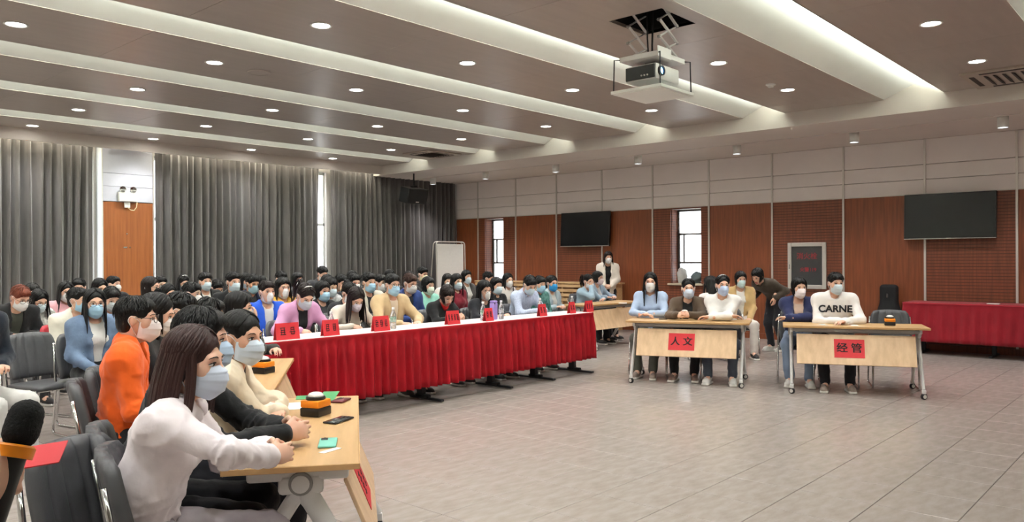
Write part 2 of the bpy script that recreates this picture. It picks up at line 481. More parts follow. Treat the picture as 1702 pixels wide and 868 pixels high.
# ---- curtain wall
bw = MB()
ops = [(3.2, 5.36), (6.36, 10.2), (10.9, 13.2)]
xs = [XL-.2]+[v for p in ops for v in p]+[XW+.4]
for a, b in zip(xs[:-1], xs[1:]):
    if (a, b) in ops: bw.b2(a, b, YB, YB+.2, 0, .3).b2(a, b, YB, YB+.2, 3.45, 4.0)
    else: bw.b2(a, b, YB, YB+.2, 0, 4.0)
bw = struct(bw.build('wall_back', M_wall))
for i, (a, b) in enumerate(ops):
    w = struct(empty('window_%d' % (i+3), ((a+b)/2, YB+.1, .3)))
    f = MB(); n = 3
    for k in range(n+1): f.b2(a+(b-a)*k/n-.03, a+(b-a)*k/n+.03, YB+.08, YB+.13, .3, 3.45)
    for z in (.33, 2.3, 3.42): f.b2(a, b, YB+.08, YB+.13, z-.03, z+.03)
    o = f.build('frame', M_white, w); o.matrix_parent_inverse = Matrix.Translation(-w.location)
    for k in range(n):
        o = MB().b2(a+(b-a)*k/n+.03, a+(b-a)*(k+1)/n-.03, YB+.1, YB+.106, .36, 3.39).build('pane', M_pane, w); o.matrix_parent_inverse = Matrix.Translation(-w.location)
# pier between the curtains: orange door leaf with white panels above
dr = struct(empty('door_1', (5.86, 14.4, 0)))
def dloc(mb, name, m, **k):
    o = mb.build(name, m, dr, **k); o.matrix_parent_inverse = Matrix.Translation((-5.86, -14.4, 0)); return o
dloc(MB().b2(5.43, 6.29, 14.40, 14.62, 0, 2.56), 'door_leaf', M_door)
for z0, z1 in ((2.57, 2.83), (2.835, 3.06), (3.065, 3.60)):
    dloc(MB().rbox((5.86, 14.5, (z0+z1)/2), (.43, .11, (z1-z0)/2), .004, seg=1), 'panel', mat('white_laminate', (204,206,216), .45, noise=.02))
dloc(MB().b2(5.405, 5.43, 14.385, 14.62, 0, 3.6), 'metal_strip', M_white)
dloc(MB().b2(6.29, 6.315, 14.385, 14.62, 0, 3.6), 'metal_strip', M_alu)
dloc(MB().rbox((5.83, 14.395, 2.0), (.012, .012, .012), .005), 'peephole', M_chrome)
dloc(MB().rbox((5.80, 14.39, 1.76), (.035, .012, .012), .006).rbox((5.88, 14.39, 1.76), (.01, .012, .01), .004), 'latch', M_chrome)
# far walls behind the camera
struct(MB().b2(XL-.2, XL, YF, YB, 0, 4.0).build('wall_left', M_wall))
struct(MB().b2(XL-.2, XW+.4, YF-.2, YF, 0, 4.0).build('wall_front', M_wall))

# ---- curtains
M_curt = mat('grey_velvet', (90,86,84), .8, noise=.22, nscale=6, stretch=(1,1,.35), bump=.2, bscale=30, sheen=.6, spec=.3)
def curtain(x0, x1, seed, label, drift=0.0):
    rs = np.random.RandomState(seed); W = x1-x0; nx = int(W/.013); nz = 22
    xs = np.linspace(0, 1, nx)
    ph = np.cumsum(.6+1.1*rs.rand(nx)); ph = np.convolve(ph, np.ones(9)/9, 'same')
    ph = ph/ph[-12]*2*math.pi*W/.15; ph[:5] = ph[5]; ph[-5:] = ph[-6]
    V = []
    amp = .5+.5*np.convolve(rs.rand(nx+40), np.ones(30)/30, 'same')[20:20+nx]*1.3
    for k in range(nz+1):
        t = k/nz; z = 3.60-3.58*t
        a = (.055+.030*min(1, t*3))*amp
        y = 14.38 + a*np.sin(ph+.5*math.sin(t*2.1+seed)) + a*.35*np.sin(ph*.47+1.5*t+seed) + .015*np.sin(ph*2.1+t)
        x = x0+W*xs+.012*np.sin(ph*.31+t*3)+drift*t*(xs-.5)
        V.append(np.stack([x, y, np.full(nx, z)], 1))
    V = np.concatenate(V)
    i, k = np.meshgrid(np.arange(nx-1), np.arange(nz), indexing='ij'); b = (k*nx+i).ravel()
    me = mesh_from('curtain', V, np.stack([b, b+nx, b+nx+1, b+1], 1))
    c = link('curtain', me, M_curt); sd = c.modifiers.new('thickness', 'SOLIDIFY'); sd.thickness = .004
    return tag(c, label, 'curtain', 'floor length grey curtains')
curtain(1.6, 5.29, 3, 'grey velvet curtain hanging left of the orange door panel', -.12)
curtain(6.33, 9.89, 5, 'grey velvet curtain hanging between the orange door panel and the bright window gap')
curtain(10.11, 13.93, 8, 'dark grey velvet curtain hanging behind the ceiling speaker and the whiteboard')

# ---- lamps
def downlight_mesh():
    r = MB().lathe([(.075, 0), (.098, 0), (.100, -.006), (.092, -.010), (.078, -.006), (.075, .0)], n=24, cap=False).mesh('ring', True)
    l = MB().lathe([(.0, -.002), (.04, -.0025), (.076, -.003)], n=24, cap=False).mesh('lens', True)
    return r, l
RING, LENS = downlight_mesh()
M_lens = mat('downlight_lens', (255,250,240), .4, emit=(255,250,242), estr=22.0)
DX = [2.282+1.868*i for i in range(-2, 5)]; DY = [1.909, 4.013, 6.011, 7.974, 9.906, 11.84, 13.74]
for i, x in enumerate(DX):
    for j, y in enumerate(DY):
        if (i, j) == (4, 1): continue
        d = empty('downlight', (x, y, ZP))
        tag(d, 'round white recessed downlight glowing in a grey ceiling panel', 'ceiling light', 'recessed ceiling downlights')
        link('ring', RING, M_white, d); link('lens', LENS, M_lens, d)
        li = bpy.data.lights.new('downlight_lamp', 'SPOT'); li.energy = SPOT_W; li.color = (1, .985, .985)
        li.spot_size = rad(130); li.spot_blend = .8; li.shadow_soft_size = .07
        lo = bpy.data.objects.new('downlight_lamp', li); COL.objects.link(lo); lo.parent = d; lo.location = (0, 0, -.03)
CYL = MB().lathe([(.055, 0), (.07, 0), (.07, -.155), (.062, -.155), (.058, -.12)], n=20, cap=False).mesh('housing', True)
CYLL = MB().lathe([(.0, -.135), (.060, -.135)], n=20, cap=False).mesh('lens', True)
M_cyll = mat('spot_lens', (240,245,255), .4, emit=(240,246,255), estr=12.0)
for y in (.18, 2.14, 4.11, 6.04, 8.01, 9.98, 11.96, 13.67):
    d = empty('surface_spotlight', (12.52, y, ZS))
    tag(d, 'white cylindrical surface spotlight under the soffit', 'ceiling light', 'cylinder spotlights along the soffit')
    link('housing', CYL, M_white, d); link('lens', CYLL, M_cyll, d)
    li = bpy.data.lights.new('spotlight_lamp', 'SPOT'); li.energy = CYL_W; li.color = (1, .97, .96); li.spot_size = rad(115); li.spot_blend = .8; li.shadow_soft_size = .05
    lo = bpy.data.objects.new('spotlight_lamp', li); COL.objects.link(lo); lo.parent = d; lo.location = (0, 0, -.17)
# ================================================================ FURNITURE
M_grey = mat('grey_vinyl', (74,74,77), .42, noise=.12, nscale=14, bump=.12, bscale=90)
M_redv = mat('red_vinyl', (178,36,52), .5, noise=.1, nscale=14)
M_bwood = wood('light_oak_top', (200,164,118), (184,146,98), (1.0,9,9), .38, nscale=2.2)
M_panelw = wood('light_oak_panel', (228,196,160), (214,178,138), (7,7,.25), .42, nscale=2.0)
M_edge = mat('table_edge', (198,156,106), .5, noise=.1)
M_legw = mat('white_powder_coat', (226,224,222), .35, noise=.03)
M_beam = mat('grey_beam', (150,148,145), .4, metal=.3)
M_caster = mat('caster_rim', (212,208,200), .4)
M_rubber = mat('rubber', (30,30,32), .7, noise=.1)
M_redcard = mat('red_card', (206,38,48), .6, noise=.06, nscale=8)
M_ink = mat('black_ink', (26,10,12), .7, noise=.05)
M_paper = mat('white_paper', (238,236,232), .7, noise=.02)
M_redcloth = mat('red_velvet', (160,10,26), .55, noise=.22, nscale=5, bump=.12, bscale=40, spec=.25)
M_darkred = mat('dark_red_velvet', (150,16,34), .7, noise=.16, nscale=5, bump=.12, bscale=40, sheen=.2, spec=.3)

# ---- stacking chair (faces +Y, origin on the floor below the seat centre)
def back_mesh():
    nx, nz = 40, 14; V = []; 
    for side in (0, 1):
        for k in range(nz+1):
            t = k/nz; z = .49+.38*t
            w = .226*(1-.07*t**2-.16*t**10)*(1-.06*(1-t)**3)
            for i in range(nx+1):
                u = i/nx*2-1; x = u*w
                ch = abs(math.sin((u+1)*2.5*math.pi))**.6*.017
                edge = max(0, 1-min(1, (1-abs(u))/.06))*.6+max(0, 1-min(1, min(t, 1-t)/.06))*.6
                th = .021*(1-min(1, edge))+.004
                yb = -.215-.085*t+.045*u*u*(1-.2*t)
                V.append((x, yb+(th+ch*.8 if side == 0 else -th*.6-ch*.4), z+ (.012*(1-u*u) if k == nz else 0)))
    Fc = []; w_ = nx+1; o = (nz+1)*w_
    for k in range(nz):
        for i in range(nx):
            a = k*w_+i; Fc.append((a, a+1, a+w_+1, a+w_)); Fc.append((o+a+1, o+a, o+a+w_, o+a+w_+1))
    for i in range(nx): Fc.append((i+1, i, o+i, o+i+1)); a = nz*w_+i; Fc.append((a, a+1, o+a+1, o+a))
    for k in range(nz):
        a = k*w_; Fc.append((a, a+w_, o+a+w_, o+a)); a = k*w_+nx; Fc.append((a+w_, a, o+a, o+a+w_))
    return mesh_from('backrest', V, Fc)
def seat_mesh():
    nx = ny = 16; V = []; Fc = []
    for side in (0, 1):
        for j in range(ny+1):
            for i in range(nx+1):
                u, v = i/nx*2-1, j/ny*2-1
                x = .228*u*(1-.04*v*v); y = .225*v+.01
                e = max(abs(u), abs(v)); f = max(0, (e-.82)/.18)
                z = (.447+.014*(1-u*u)*(1-v*v)+.010*(1-f*f)-.02*max(0, v-.6)**2) if side == 0 else .418
                V.append((x, y, z))
    w_ = nx+1; o = w_*w_
    for j in range(ny):
        for i in range(nx):
            a = j*w_+i; Fc.append((a, a+1, a+w_+1, a+w_)); Fc.append((o+a+1, o+a, o+a+w_, o+a+w_+1))
    for i in range(nx):
        Fc.append((i+1, i, o+i, o+i+1)); a = ny*w_+i; Fc.append((a, a+1, o+a+1, o+a))
    for j in range(ny):
        a = j*w_; Fc.append((a, a+w_, o+a+w_, o+a)); a = j*w_+nx; Fc.append((a+w_, a, o+a, o+a+w_))
    return mesh_from('seat', V, Fc)
def arc_pts(pts, r=.05, n=4):
    P = [Vector(p) for p in pts]; out = [P[0]]
    for a, b, c in zip(P[:-2], P[1:-1], P[2:]):
        d1 = (a-b).normalized(); d2 = (c-b).normalized(); rr = min(r, (a-b).length*.45, (c-b).length*.45)
        p1, p2 = b+d1*rr, b+d2*rr
        for i in range(n+1):
            t = i/n; out.append(p1*(1-t)**2+b*2*t*(1-t)+p2*t*t)
    out.append(P[-1]); return out
def leg_mesh(s):
    x = .235*s
    return MB().tube(arc_pts([(x, .20, .425), (x*1.02, .25, .012), (x*1.02, -.26, .012), (x, -.20, .425), (x*.98, -.235, .56), (x*.93, -.275, .80)], .05), .0105, 8).mesh('leg', True)
CH_BACK, CH_SEAT, CH_L, CH_R = back_mesh(), seat_mesh(), leg_mesh(-1), leg_mesh(1)
CH_BAR = MB().tube([(-.235, .19, .41), (.235, .19, .41)], .009, 6).tube([(-.235, -.19, .41), (.235, -.19, .41)], .009, 6).mesh('crossbar', True)
def chair(x, y, face, label, group='stacking chairs', red=False):
    c = empty('stacking_chair', (x, y, 0), rad(face-90))
    tag(c, label, 'chair', group)
    m = M_redv if red else M_grey
    link('backrest', CH_BACK, m, c); link('seat', CH_SEAT, m, c)
    link('leg', CH_L, M_chrome, c); link('leg', CH_R, M_chrome, c); link('crossbar', CH_BAR, M_chrome, c)
    return c

# ---- glyphs as flat lettering
def text_mesh(body, size, bold=.0, copies=((0, 0),)):
    cu = bpy.data.curves.new('t', 'FONT'); cu.body = body; cu.size = size; cu.align_x = 'CENTER'; cu.align_y = 'CENTER'; cu.offset = bold
    o = bpy.data.objects.new('t', cu); COL.objects.link(o); bpy.context.view_layer.update()
    me = bpy.data.meshes.new_from_object(o); bpy.data.objects.remove(o); bpy.data.curves.remove(cu); me.materials.clear()
    return me
def lettering(body, size, m, parent, mw, bold=.0, name='lettering'):
    me = text_mesh(body, size)
    if bold:      # heavier strokes: the glyph shapes laid slightly beside themselves
        V = np.empty(len(me.vertices)*3); me.vertices.foreach_get('co', V); V = V.reshape(-1, 3); Fs = [tuple(p.vertices) for p in me.polygons]; n = len(V)
        VV = np.concatenate([V+np.array([dx*bold, dy*bold, .0001*k]) for k, (dx, dy) in enumerate(((-1, -.5), (1, -.5), (0, .6), (-1, .5), (1, .5)))])
        me = mesh_from(name, VV, [tuple(i+n*k for i in f) for k in range(5) for f in Fs], smooth=False)
    return link(name, me, m, parent, mw=mw)

# ---- flip-top training table; origin floor, centre of the front edge, front faces +Y, x to its right seen from behind
def desk(x, y, face, length, depth, label, word=None, cardx=0.0, group='flip top training tables'):
    t = empty('training_table', (x, y, 0), rad(face-90))
    tag(t, label, 'table', group)
    L = length/2
    tp = MB().rbox((0, -depth/2, .7375), (L, depth/2, .0125), .003, seg=1).build('tabletop', [M_bwood], t)
    MB().b2(-L-.001, L+.001, .0, .003, .727, .748).b2(-L-.002, -L+.001, -depth, 0, .727, .748).b2(L-.001, L+.002, -depth, 0, .727, .748).build('edge_band', M_edge, tp)
    MB().rbox((0, -.20, .69), (L-.13, .022, .03), .008).build('beam', M_beam, t)
    MB().rbox((0, -.06, .70), (L-.10, .012, .018), .004).build('front_rail', M_beam, t)
    # modesty panel leaning out with the front legs
    a = Vector((0, -.055, .655)); b = Vector((0, .075, .335)); dv = (b-a); n = Vector((0, dv.z, -dv.y)).normalized()
    ang = math.atan2(dv.y, -dv.z)
    R = Matrix.Rotation(ang, 3, 'X')
    mp = MB().rbox((a+b)/2, (L-.14, .008, dv.length/2), .003, R=R, seg=1).build('modesty_panel', M_panelw, t)
    nrm = (R @ Vector((0, 1, 0)))
    if word is not None:
        cw, chh = .155, .105
        cc = (a+b)/2 + nrm*.0095 + Vector((cardx, 0, 0)) + (R @ Vector((0, 0, .012)))
        MB().box(cc, (cw, .001, chh), R=R).build('red_sign', M_redcard, t)
        up = R @ Vector((0, 0, 1)); xr = Vector((-1, 0, 0))
        mw = Matrix.Translation(cc+nrm*.0022) @ Matrix((xr, up, nrm)).transposed().to_4x4()
        if word: lettering(word, .115, M_ink, t, mw, .0028)
        else:     # seen edge-on: only dark brush clusters can be made out
            mk = MB(); rs = random.Random(5)
            for k in (-1, 1):
                for q in range(4): mk.box((k*.06+rs.uniform(-.01, .01), -.045+.03*q, 0), (.035*rs.uniform(.6, 1), .005, .0004))
                mk.box((k*.06, 0, 0), (.005, .055, .0004))
            mk.build('lettering', M_ink, t).matrix_local = mw
    for s in (-1, 1):
        xx = s*(L-.085)
        lg = MB()
        lg.rbox((xx, -depth/2+.02, .700), (.018, .19, .026), .012).rbox((xx, -depth/2+.03, .665), (.018, .085, .045), .03)
        lg.tube(arc_pts([(xx, -depth/2-.02, .70), (xx, -depth/2+.05, .63), (xx, .10, .10)], .05), [.018, .020, .021, .021, .021, .020, .016], 8, flat=2.0)
        lg.tube(arc_pts([(xx, -depth/2+.05, .66), (xx, -depth/2-.0, .60), (xx, -depth-.06, .10)], .05), [.016, .018, .018, .018, .018, .018, .015], 8, flat=1.7)
        lgo = lg.build('leg', M_legw, t, auto=40)
        R90 = Matrix.Rotation(rad(90), 3, 'Y')
        MB().lathe([(.0, -.022), (.044, -.022), (.046, -.014), (.046, .014), (.044, .022), (.0, .022)], (xx+s*.006, -depth/2+.03, .665), 20, R90).build('hinge_disc', M_beam, lgo, auto=40)
        MB().lathe([(.03, -.026), (.034, -.026), (.034, .026), (.03, .026)], (xx+s*.006, -depth/2+.03, .665), 20, R90).build('hinge_ring', M_legw, lgo, auto=40)
        for yy in (.11, -depth-.07):
            Rc = Matrix.Rotation(rad(62*s), 3, 'Z') @ R90
            c = MB(); c.lathe([(.0, -.016), (.026, -.016), (.033, -.010), (.033, .010), (.026, .016), (.0, .016)], (xx, yy, .0335), 16, Rc, m=0)
            c.lathe([(.0, -.019), (.019, -.019), (.021, -.016), (.021, .016), (.019, .019), (.0, .019)], (xx, yy, .0335), 12, Rc, m=1)
            c.rbox((xx, yy, .083), (.02, .02, .022), .008, m=2)
            c.build('caster', [M_rubber, M_caster, M_legw], t, auto=40)
    return t
# near tables
U1 = (math.cos(rad(53.1)), math.sin(rad(53.1)))
P0 = np.array([1.83, 2.42]); UU = np.array([.6, .8]); NN = np.array([-.8, .6])
def seat_pt(base, s, n): return base+UU*s+NN*n
c1 = seat_pt(P0, .74, 0)
desk(c1[0], c1[1], -36.9, 1.50, .50, 'light oak flip top table with three people leaning on it beside the empty grey chair', '', .1)
P1 = np.array([2.35, 3.93]); c2 = seat_pt(P1, .92, 0)
desk(c2[0], c2[1], -36.9, 1.80, .50, 'light oak flip top table beside the man in the orange jacket')
FR = 202.4
fa = (on_z(1040, 533, .75)[:2], on_z(1245, 537.5, .75)[:2]); ga = (on_z(1302, 541, .75)[:2], on_z(1547, 546, .75)[:2])
def desk_line(p, q, depth, label, word, cx):
    c = (p+q)/2; d = q-p; L = np.linalg.norm(d); n = np.array([d[1], -d[0]])/L
    if n @ c > 0: n = -n
    face = math.degrees(math.atan2(n[1], n[0]))
    desk(c[0], c[1], face, L, depth, label, word, cx); return c, face, L
RC, RFACE, RL = desk_line(fa[0], fa[1], .55, 'light oak flip top table whose red sign reads two characters for humanities', '人 文', .05)
GC, GFACE, GL = desk_line(ga[0], ga[1], .55, 'light oak flip top table with red sign in front of the man in white hoodie', '经 管', .06)
BT = desk(11.2, 7.62, -90, 1.66, .52, 'light oak flip top table behind the end of the long red draped table')

# ---- long judges' table
def pleats(path, z0, z1, mtr, name, parent, per=.085, amp=.018, seed=0, flare=.03, band=.055, tilt=None):
    rs = np.random.RandomState(seed); P = np.array(path, float); seg = np.linalg.norm(np.diff(P, axis=0), axis=1); tot = seg.sum()
    n = int(tot/.012); s = np.linspace(0, tot, n); cum = np.concatenate([[0], np.cumsum(seg)])
    xy = np.stack([np.interp(s, cum, P[:, 0]), np.interp(s, cum, P[:, 1])], 1)
    tg = np.gradient(xy, axis=0); tg /= np.linalg.norm(tg, axis=1)[:, None]; nr = np.stack([tg[:, 1], -tg[:, 0]], 1)
    ph = np.cumsum(.5+rs.rand(n)); ph = np.convolve(ph, np.ones(7)/7, 'same'); ph = np.maximum.accumulate(ph); ph = ph/ph[-1]*2*math.pi*tot/per
    lowf = np.convolve(rs.rand(n+80), np.ones(60)/60, 'same')[40:40+n]
    V = []; rows = [0, .02, band, band+.015, .15, .3, .45, .6, .75, .9, 1.0]
    zb = z0 + (lowf-.5)*.06 + (tilt(s/tot) if tilt else 0)
    for k, t in enumerate(rows):
        a = amp*(0 if t <= band else min(1, (t-band)*4))
        off = a*(np.sin(ph+t*.7)+.35*np.sin(ph*.37+t*2+seed))+flare*t*(.3+1.4*lowf)+(.004 if t <= band else 0)
        z = z1+(zb-z1)*t
        V.append(np.column_stack([xy+nr*off[:, None], z]))
    V = np.concatenate(V); i, k = np.meshgrid(np.arange(n-1), np.arange(len(rows)-1), indexing='ij'); b = (k*n+i).ravel()
    me = mesh_from(name, V, np.stack([b, b+n, b+n+1, b+1], 1))
    o = link(name, me, mtr, parent); sd = o.modifiers.new('thickness', 'SOLIDIFY'); sd.thickness = .003; return o
JX0, JX1, JY0, JY1, JZ = 3.5, 8.50, 6.15, 6.64, .80
jt = empty('conference_table', ((JX0+JX1)/2, (JY0+JY1)/2, 0)); inv = Matrix.Translation(-jt.location)
tag(jt, 'long judges table with white top and pleated bright red skirt', 'table')
def jp(o): o.matrix_parent_inverse = inv; return o
jp(MB().b2(JX0, JX1, JY0+.005, JY1, JZ-.03, JZ-.004).build('tabletop', M_panelw, jt))
jp(MB().rbox(((JX0+JX1)/2, (JY0+JY1)/2, JZ-.002), ((JX1-JX0)/2-.012, (JY1-JY0)/2-.01, .0025), .002, seg=1).build('top_cover', mat('white_top_cover', (226,214,212), .5, noise=.03), jt))
jp(pleats([(JX0, JY1), (JX0, JY0), (JX1, JY0), (JX1, JY1-.05)], .17, JZ, M_redcloth, 'table_skirt', jt, seed=4, per=.105, amp=.030, tilt=lambda t: .03*t))
for x in (3.75, 4.56, 5.67, 6.77, 7.56, 8.36):
    jp(MB().rbox((x, JY0+.25, .40), (.03, .045, .37), .008).rbox((x, JY0+.20, .025), (.026, .29, .013), .01).rbox((x, JY0+.22, .045), (.03, .1, .02), .012).build('leg', M_blackm, jt))
# draped table at the panelled wall
rt = empty('side_table', (13.64, 2.4, 0)); inv = Matrix.Translation(-rt.location)
tag(rt, 'table draped in dark red cloth standing against the brown panelled wall', 'table')
jp(MB().rbox((13.62, 2.35, .79), (.30, 1.30, .012), .006).build('tabletop', M_darkred, rt))
jp(pleats([(13.92, 3.65), (13.32, 3.65), (13.32, 1.05), (13.92, 1.05)], .20, .80, M_darkred, 'tablecloth', rt, per=.16, amp=.014, seed=9, flare=.04, band=.02))
for y in (1.3, 2.45, 3.42):
    jp(MB().rbox((13.62, y, .40), (.03, .03, .37), .008).rbox((13.60, y, .02), (.27, .025, .015), .01).build('leg', M_blackm, rt))
tag(MB().rbox((13.45, 2.43, .8085), (.05, .08, .005), .002).build('notepad', M_paper), 'small white notepad lying on the dark red draped table', 'notepad')

# ---- props on the tables
def tent_card(x, y, w, h, rz, marks, label):
    c = empty('name_card', (x, y, JZ+.001), rz); tag(c, label, 'name card', 'red name cards on the judges table')
    n = .030
    for s, nm in ((-1, 'front_face'), (1, 'back_face')):
        mb = MB(); t = .001
        V = [(-w/2, s*n, 0), (w/2, s*n, 0), (w/2, 0, h), (-w/2, 0, h), (-w/2, s*(n-.003), 0), (w/2, s*(n-.003), 0), (w/2, -s*.001, h-.004), (-w/2, -s*.001, h-.004)]
        mb.add(V, [(0,1,2,3),(7,6,5,4),(0,4,5,1),(1,5,6,2),(3,2,6,7),(0,3,7,4)]).build(nm, M_redcard, c)
    # brush-like marks (the photo shows the characters only as dark clusters)
    rs = random.Random(marks*7+int(x*10)); mk = MB()
    sl = math.atan2(n, h); R = Matrix.Rotation(-sl, 3, 'X')
    for k in range(marks):
        cx = (k-(marks-1)/2)*w/(marks+.4)
        for q in range(4):
            zz = h*(.32+.13*q); yy = -n*(1-zz/h)-.0012
            mk.box((cx+rs.uniform(-.004, .004), yy, zz), (w/(marks+.4)*.30*rs.uniform(.5, 1), .0006, .0035), R=R)
        for q in (-1, 1):
            zz = h*.5; yy = -n*(1-zz/h)-.0012
            mk.box((cx+q*w/(marks+.4)*.16, yy, zz), (.003, .0006, h*.2), R=R)
    mk.build('lettering', M_ink, c)
    return c
M_clear = mat('clear_plastic', (235,242,245), .08, trans=.85, spec=.5, alpha=.75)
M_cap = mat('white_cap', (240,240,240), .4)
M_lab = mat('bottle_label_green', (30,104,66), .5, noise=.5, nscale=30, col2=(220,230,225))
M_lab2 = mat('bottle_label_white', (235,235,235), .5, noise=.7, nscale=40, col2=(40,40,46))
BOT_B = MB().lathe([(.0,0),(.028,0),(.031,.006),(.031,.05),(.029,.06),(.031,.07),(.031,.125),(.028,.15),(.016,.182),(.0125,.19),(.0125,.202)], n=16).mesh('bottle', True)
BOT_C = MB().lathe([(.0145,.198),(.0150,.2),(.0150,.218),(.0135,.221),(.0,.221)], n=14).mesh('cap', True)
BOT_L = MB().lathe([(.0315,.072),(.0318,.074),(.0318,.122),(.0315,.124)], n=16, cap=False).mesh('label', True)
def bottle(x, y, z, lab, label):
    b = empty('water_bottle', (x, y, z)); tag(b, label, 'bottle', 'water bottles on the judges table')
    link('body', BOT_B, M_clear, b); link('cap', BOT_C, M_cap, b); link('paper_label', BOT_L, lab, b)
def on_j(px, py): p = on_z(px, py, JZ); return p[0], min(max(p[1], JY0+.06), JY1-.06)
CARDS = [(472,564,.24,2,'pink jacket woman'),(559,559,.18,2,'woman in the beige sweater'),(630,550,.20,3,'man in the tan jacket'),(721,537,.19,4,'woman in the black cardigan'),(784,532,.13,2,'green labelled bottle'),(872,524,.14,2,'man in the striped shirt'),(928,520,.12,2,'last water bottle'),(947,517,.16,3,'open end of the skirted table')]
for px, py, w, n, who in CARDS:
    x, y = on_j(px, py); tent_card(x, JY0+.10, w, .15, 0, n, 'folded red name card standing before the '+who)
BOTS = [(499,580,M_lab2,'clear water bottle before the woman in the pink jacket'),(590,560,M_lab2,'clear water bottle before the long haired woman in beige'),(669,548,M_lab,'green labelled water bottle before the man in tan'),(800,533,M_lab,'green labelled water bottle beside the lilac flask'),(826,530,M_lab2,'clear water bottle behind the lilac flask'),(887,524,M_lab2,'clear water bottle beside the striped shirt man'),(936,519,M_lab2,'clear water bottle near the end of the red table')]
for px, py, lb, who in BOTS:
    x, y = on_j(px, py); bottle(x, JY0+.19, JZ+.001, lb, who)
x, y = on_j(814, 531)
fk = empty('flask', (x, JY0+.2, JZ+.001)); tag(fk, 'tall lilac square flask standing between two water bottles', 'flask')
M_lil = mat('lilac_plastic', (168,142,214), .35, noise=.03)
MB().rbox((0, 0, .10), (.036, .036, .10), .012).build('body', M_lil, fk, auto=40)
MB().rbox((0, 0, .212), (.034, .034, .012), .008).build('lid', M_lil, fk, auto=40)
MB().rbox((-.018, -.037, .19), (.008, .002, .008), .002).build('button', M_black, fk)
def sheet(x, y, z, w, h, rz, m, label, name='paper_sheet', cat='paper', grp=None, t=.0006):
    o = MB().box((0, 0, t), (w/2, h/2, t)).build(name, m, None, loc=(x, y, z), rz=rz); return tag(o, label, cat, grp)
for i, (px, who) in enumerate([(525,'woman in pink'),(615,'woman in the beige sweater'),(690,'man in the tan jacket'),(765,'woman in the black cardigan'),(850,'man in the striped shirt')]):
    x, _ = on_j(px, 555-i*8); sheet(x, JY0+.27, JZ+.001, .21, .28, .1*i-.2, M_paper, 'white scoring sheet on the red table before the '+who, grp='scoring sheets')
def phone(p, rz, m, label, size=(.074, .155), cam_=True):
    b = empty('phone', p, rz); tag(b, label, 'phone')
    MB().rbox((0, 0, .005), (size[0]/2, size[1]/2, .0045), .004).build('case', m, b, auto=40)
    if cam_:
        c = MB().rbox((-.016, size[1]/2-.028, .010), (.014, .018, .0012), .003).build('camera_bump', M_black, b)
        MB().lathe([(.0, .0), (.006, .0), (.006, .0015)], (-.016, size[1]/2-.02, .0112), 10).build('camera_lens', M_chrome, c)
def on_t(px, py): p = on_z(px, py, .751); return (p[0], p[1], .751)
phone(on_t(563, 700), rad(-70), mat('phone_glass_dark', (38,42,46), .12, noise=.1), 'dark glass phone on the near table between teal and maroon phones', cam_=False)
phone(on_t(545, 738), rad(-38), mat('phone_teal', (120,196,178), .4, noise=.03), 'teal phone on the near table beside a white slip')
phone(on_t(566, 667), rad(-60), mat('phone_maroon', (92,22,34), .35, noise=.05), 'maroon phone with camera bump at the far end of the near table', (.074, .12))
p = on_t(549, 749); sheet(p[0], p[1], p[2], .10, .03, rad(10), M_paper, 'white paper slip beside the teal phone', 'paper_slip')
M_green = mat('green_paper', (70,150,92), .6, noise=.05)
p = on_t(545, 660); sheet(p[0], p[1], p[2], .36, .09, rad(48), M_green, 'green paper strip lying near the maroon phone', grp='green paper strips')
p = on_t(506, 661); sheet(p[0], p[1], p[2], .12, .09, rad(55), M_green, 'short green paper lying beside the orange buzzer', grp='green paper strips')
p = on_t(478, 676); sheet(p[0], p[1], p[2], .2, .28, rad(60), M_paper, 'white sheet on the near table under the cream hoodie sleeve')
M_or = mat('orange_plastic', (240,140,20), .4, noise=.04)
M_dome = mat('white_dome', (235,232,226), .2, coat=.3)
def buzzer(p, rz, label):
    b = empty('quiz_buzzer', p, rz); tag(b, label, 'buzzer', 'quiz buzzers on the tables')
    MB().rbox((0, 0, .021), (.055, .055, .021), .006).build('base', M_black, b, auto=40)
    MB().rbox((0, 0, .060), (.054, .054, .0185), .008).build('housing', M_or, b, auto=40)
    MB().lathe([(.0, .078), (.047, .078), (.049, .082), (.047, .093), (.0, .093)], n=24).build('collar', M_black, b, auto=40)
    MB().lathe([(.040, .092), (.039, .100), (.031, .109), (.016, .114), (.0, .115)], n=24).build('push_dome', M_dome, b, True)
buzzer(on_t(525, 690), rad(20), 'orange and black quiz buzzer on the near table by the clasped hands')
buzzer(on_t(438, 620), rad(20), 'orange and black quiz buzzer on the table behind the cream hoodie')
buzzer(on_t(1138, 530), rad(20), 'orange quiz buzzer before the woman in the brown blazer')
buzzer(on_t(1479, 541), rad(20), 'orange quiz buzzer at the free end of the table by the white hoodie')
for (px, py, w, h, a, m, lb) in [(1170,531,.16,.1,.5,M_paper,'white leaflet beside the buzzer of the brown blazer woman'),(1200,531,.2,.14,.2,M_paper,'white sheet before the woman in the white sweater'),(1102,531,.06,.1,.3,M_black,'dark phone lying before the long haired woman in light blue'),
      (1368,540,.1,.07,.4,mat('pale_blue_card',(176,196,214),.5),'pale blue card before the woman in navy'),(1420,541,.14,.08,.1,M_paper,'white sheet before the man in the white hoodie'),(1215,532,.08,.05,.3,M_paper,'small white card near the white sweater cuff'),(1035,504,.22,.14,.2,M_paper,'white papers on the table behind the red table end')]:
    p = on_t(px, py); sheet(p[0], p[1], p[2], w, h, rad(20)+a, m, lb, t=.004 if m is M_black else .0006)

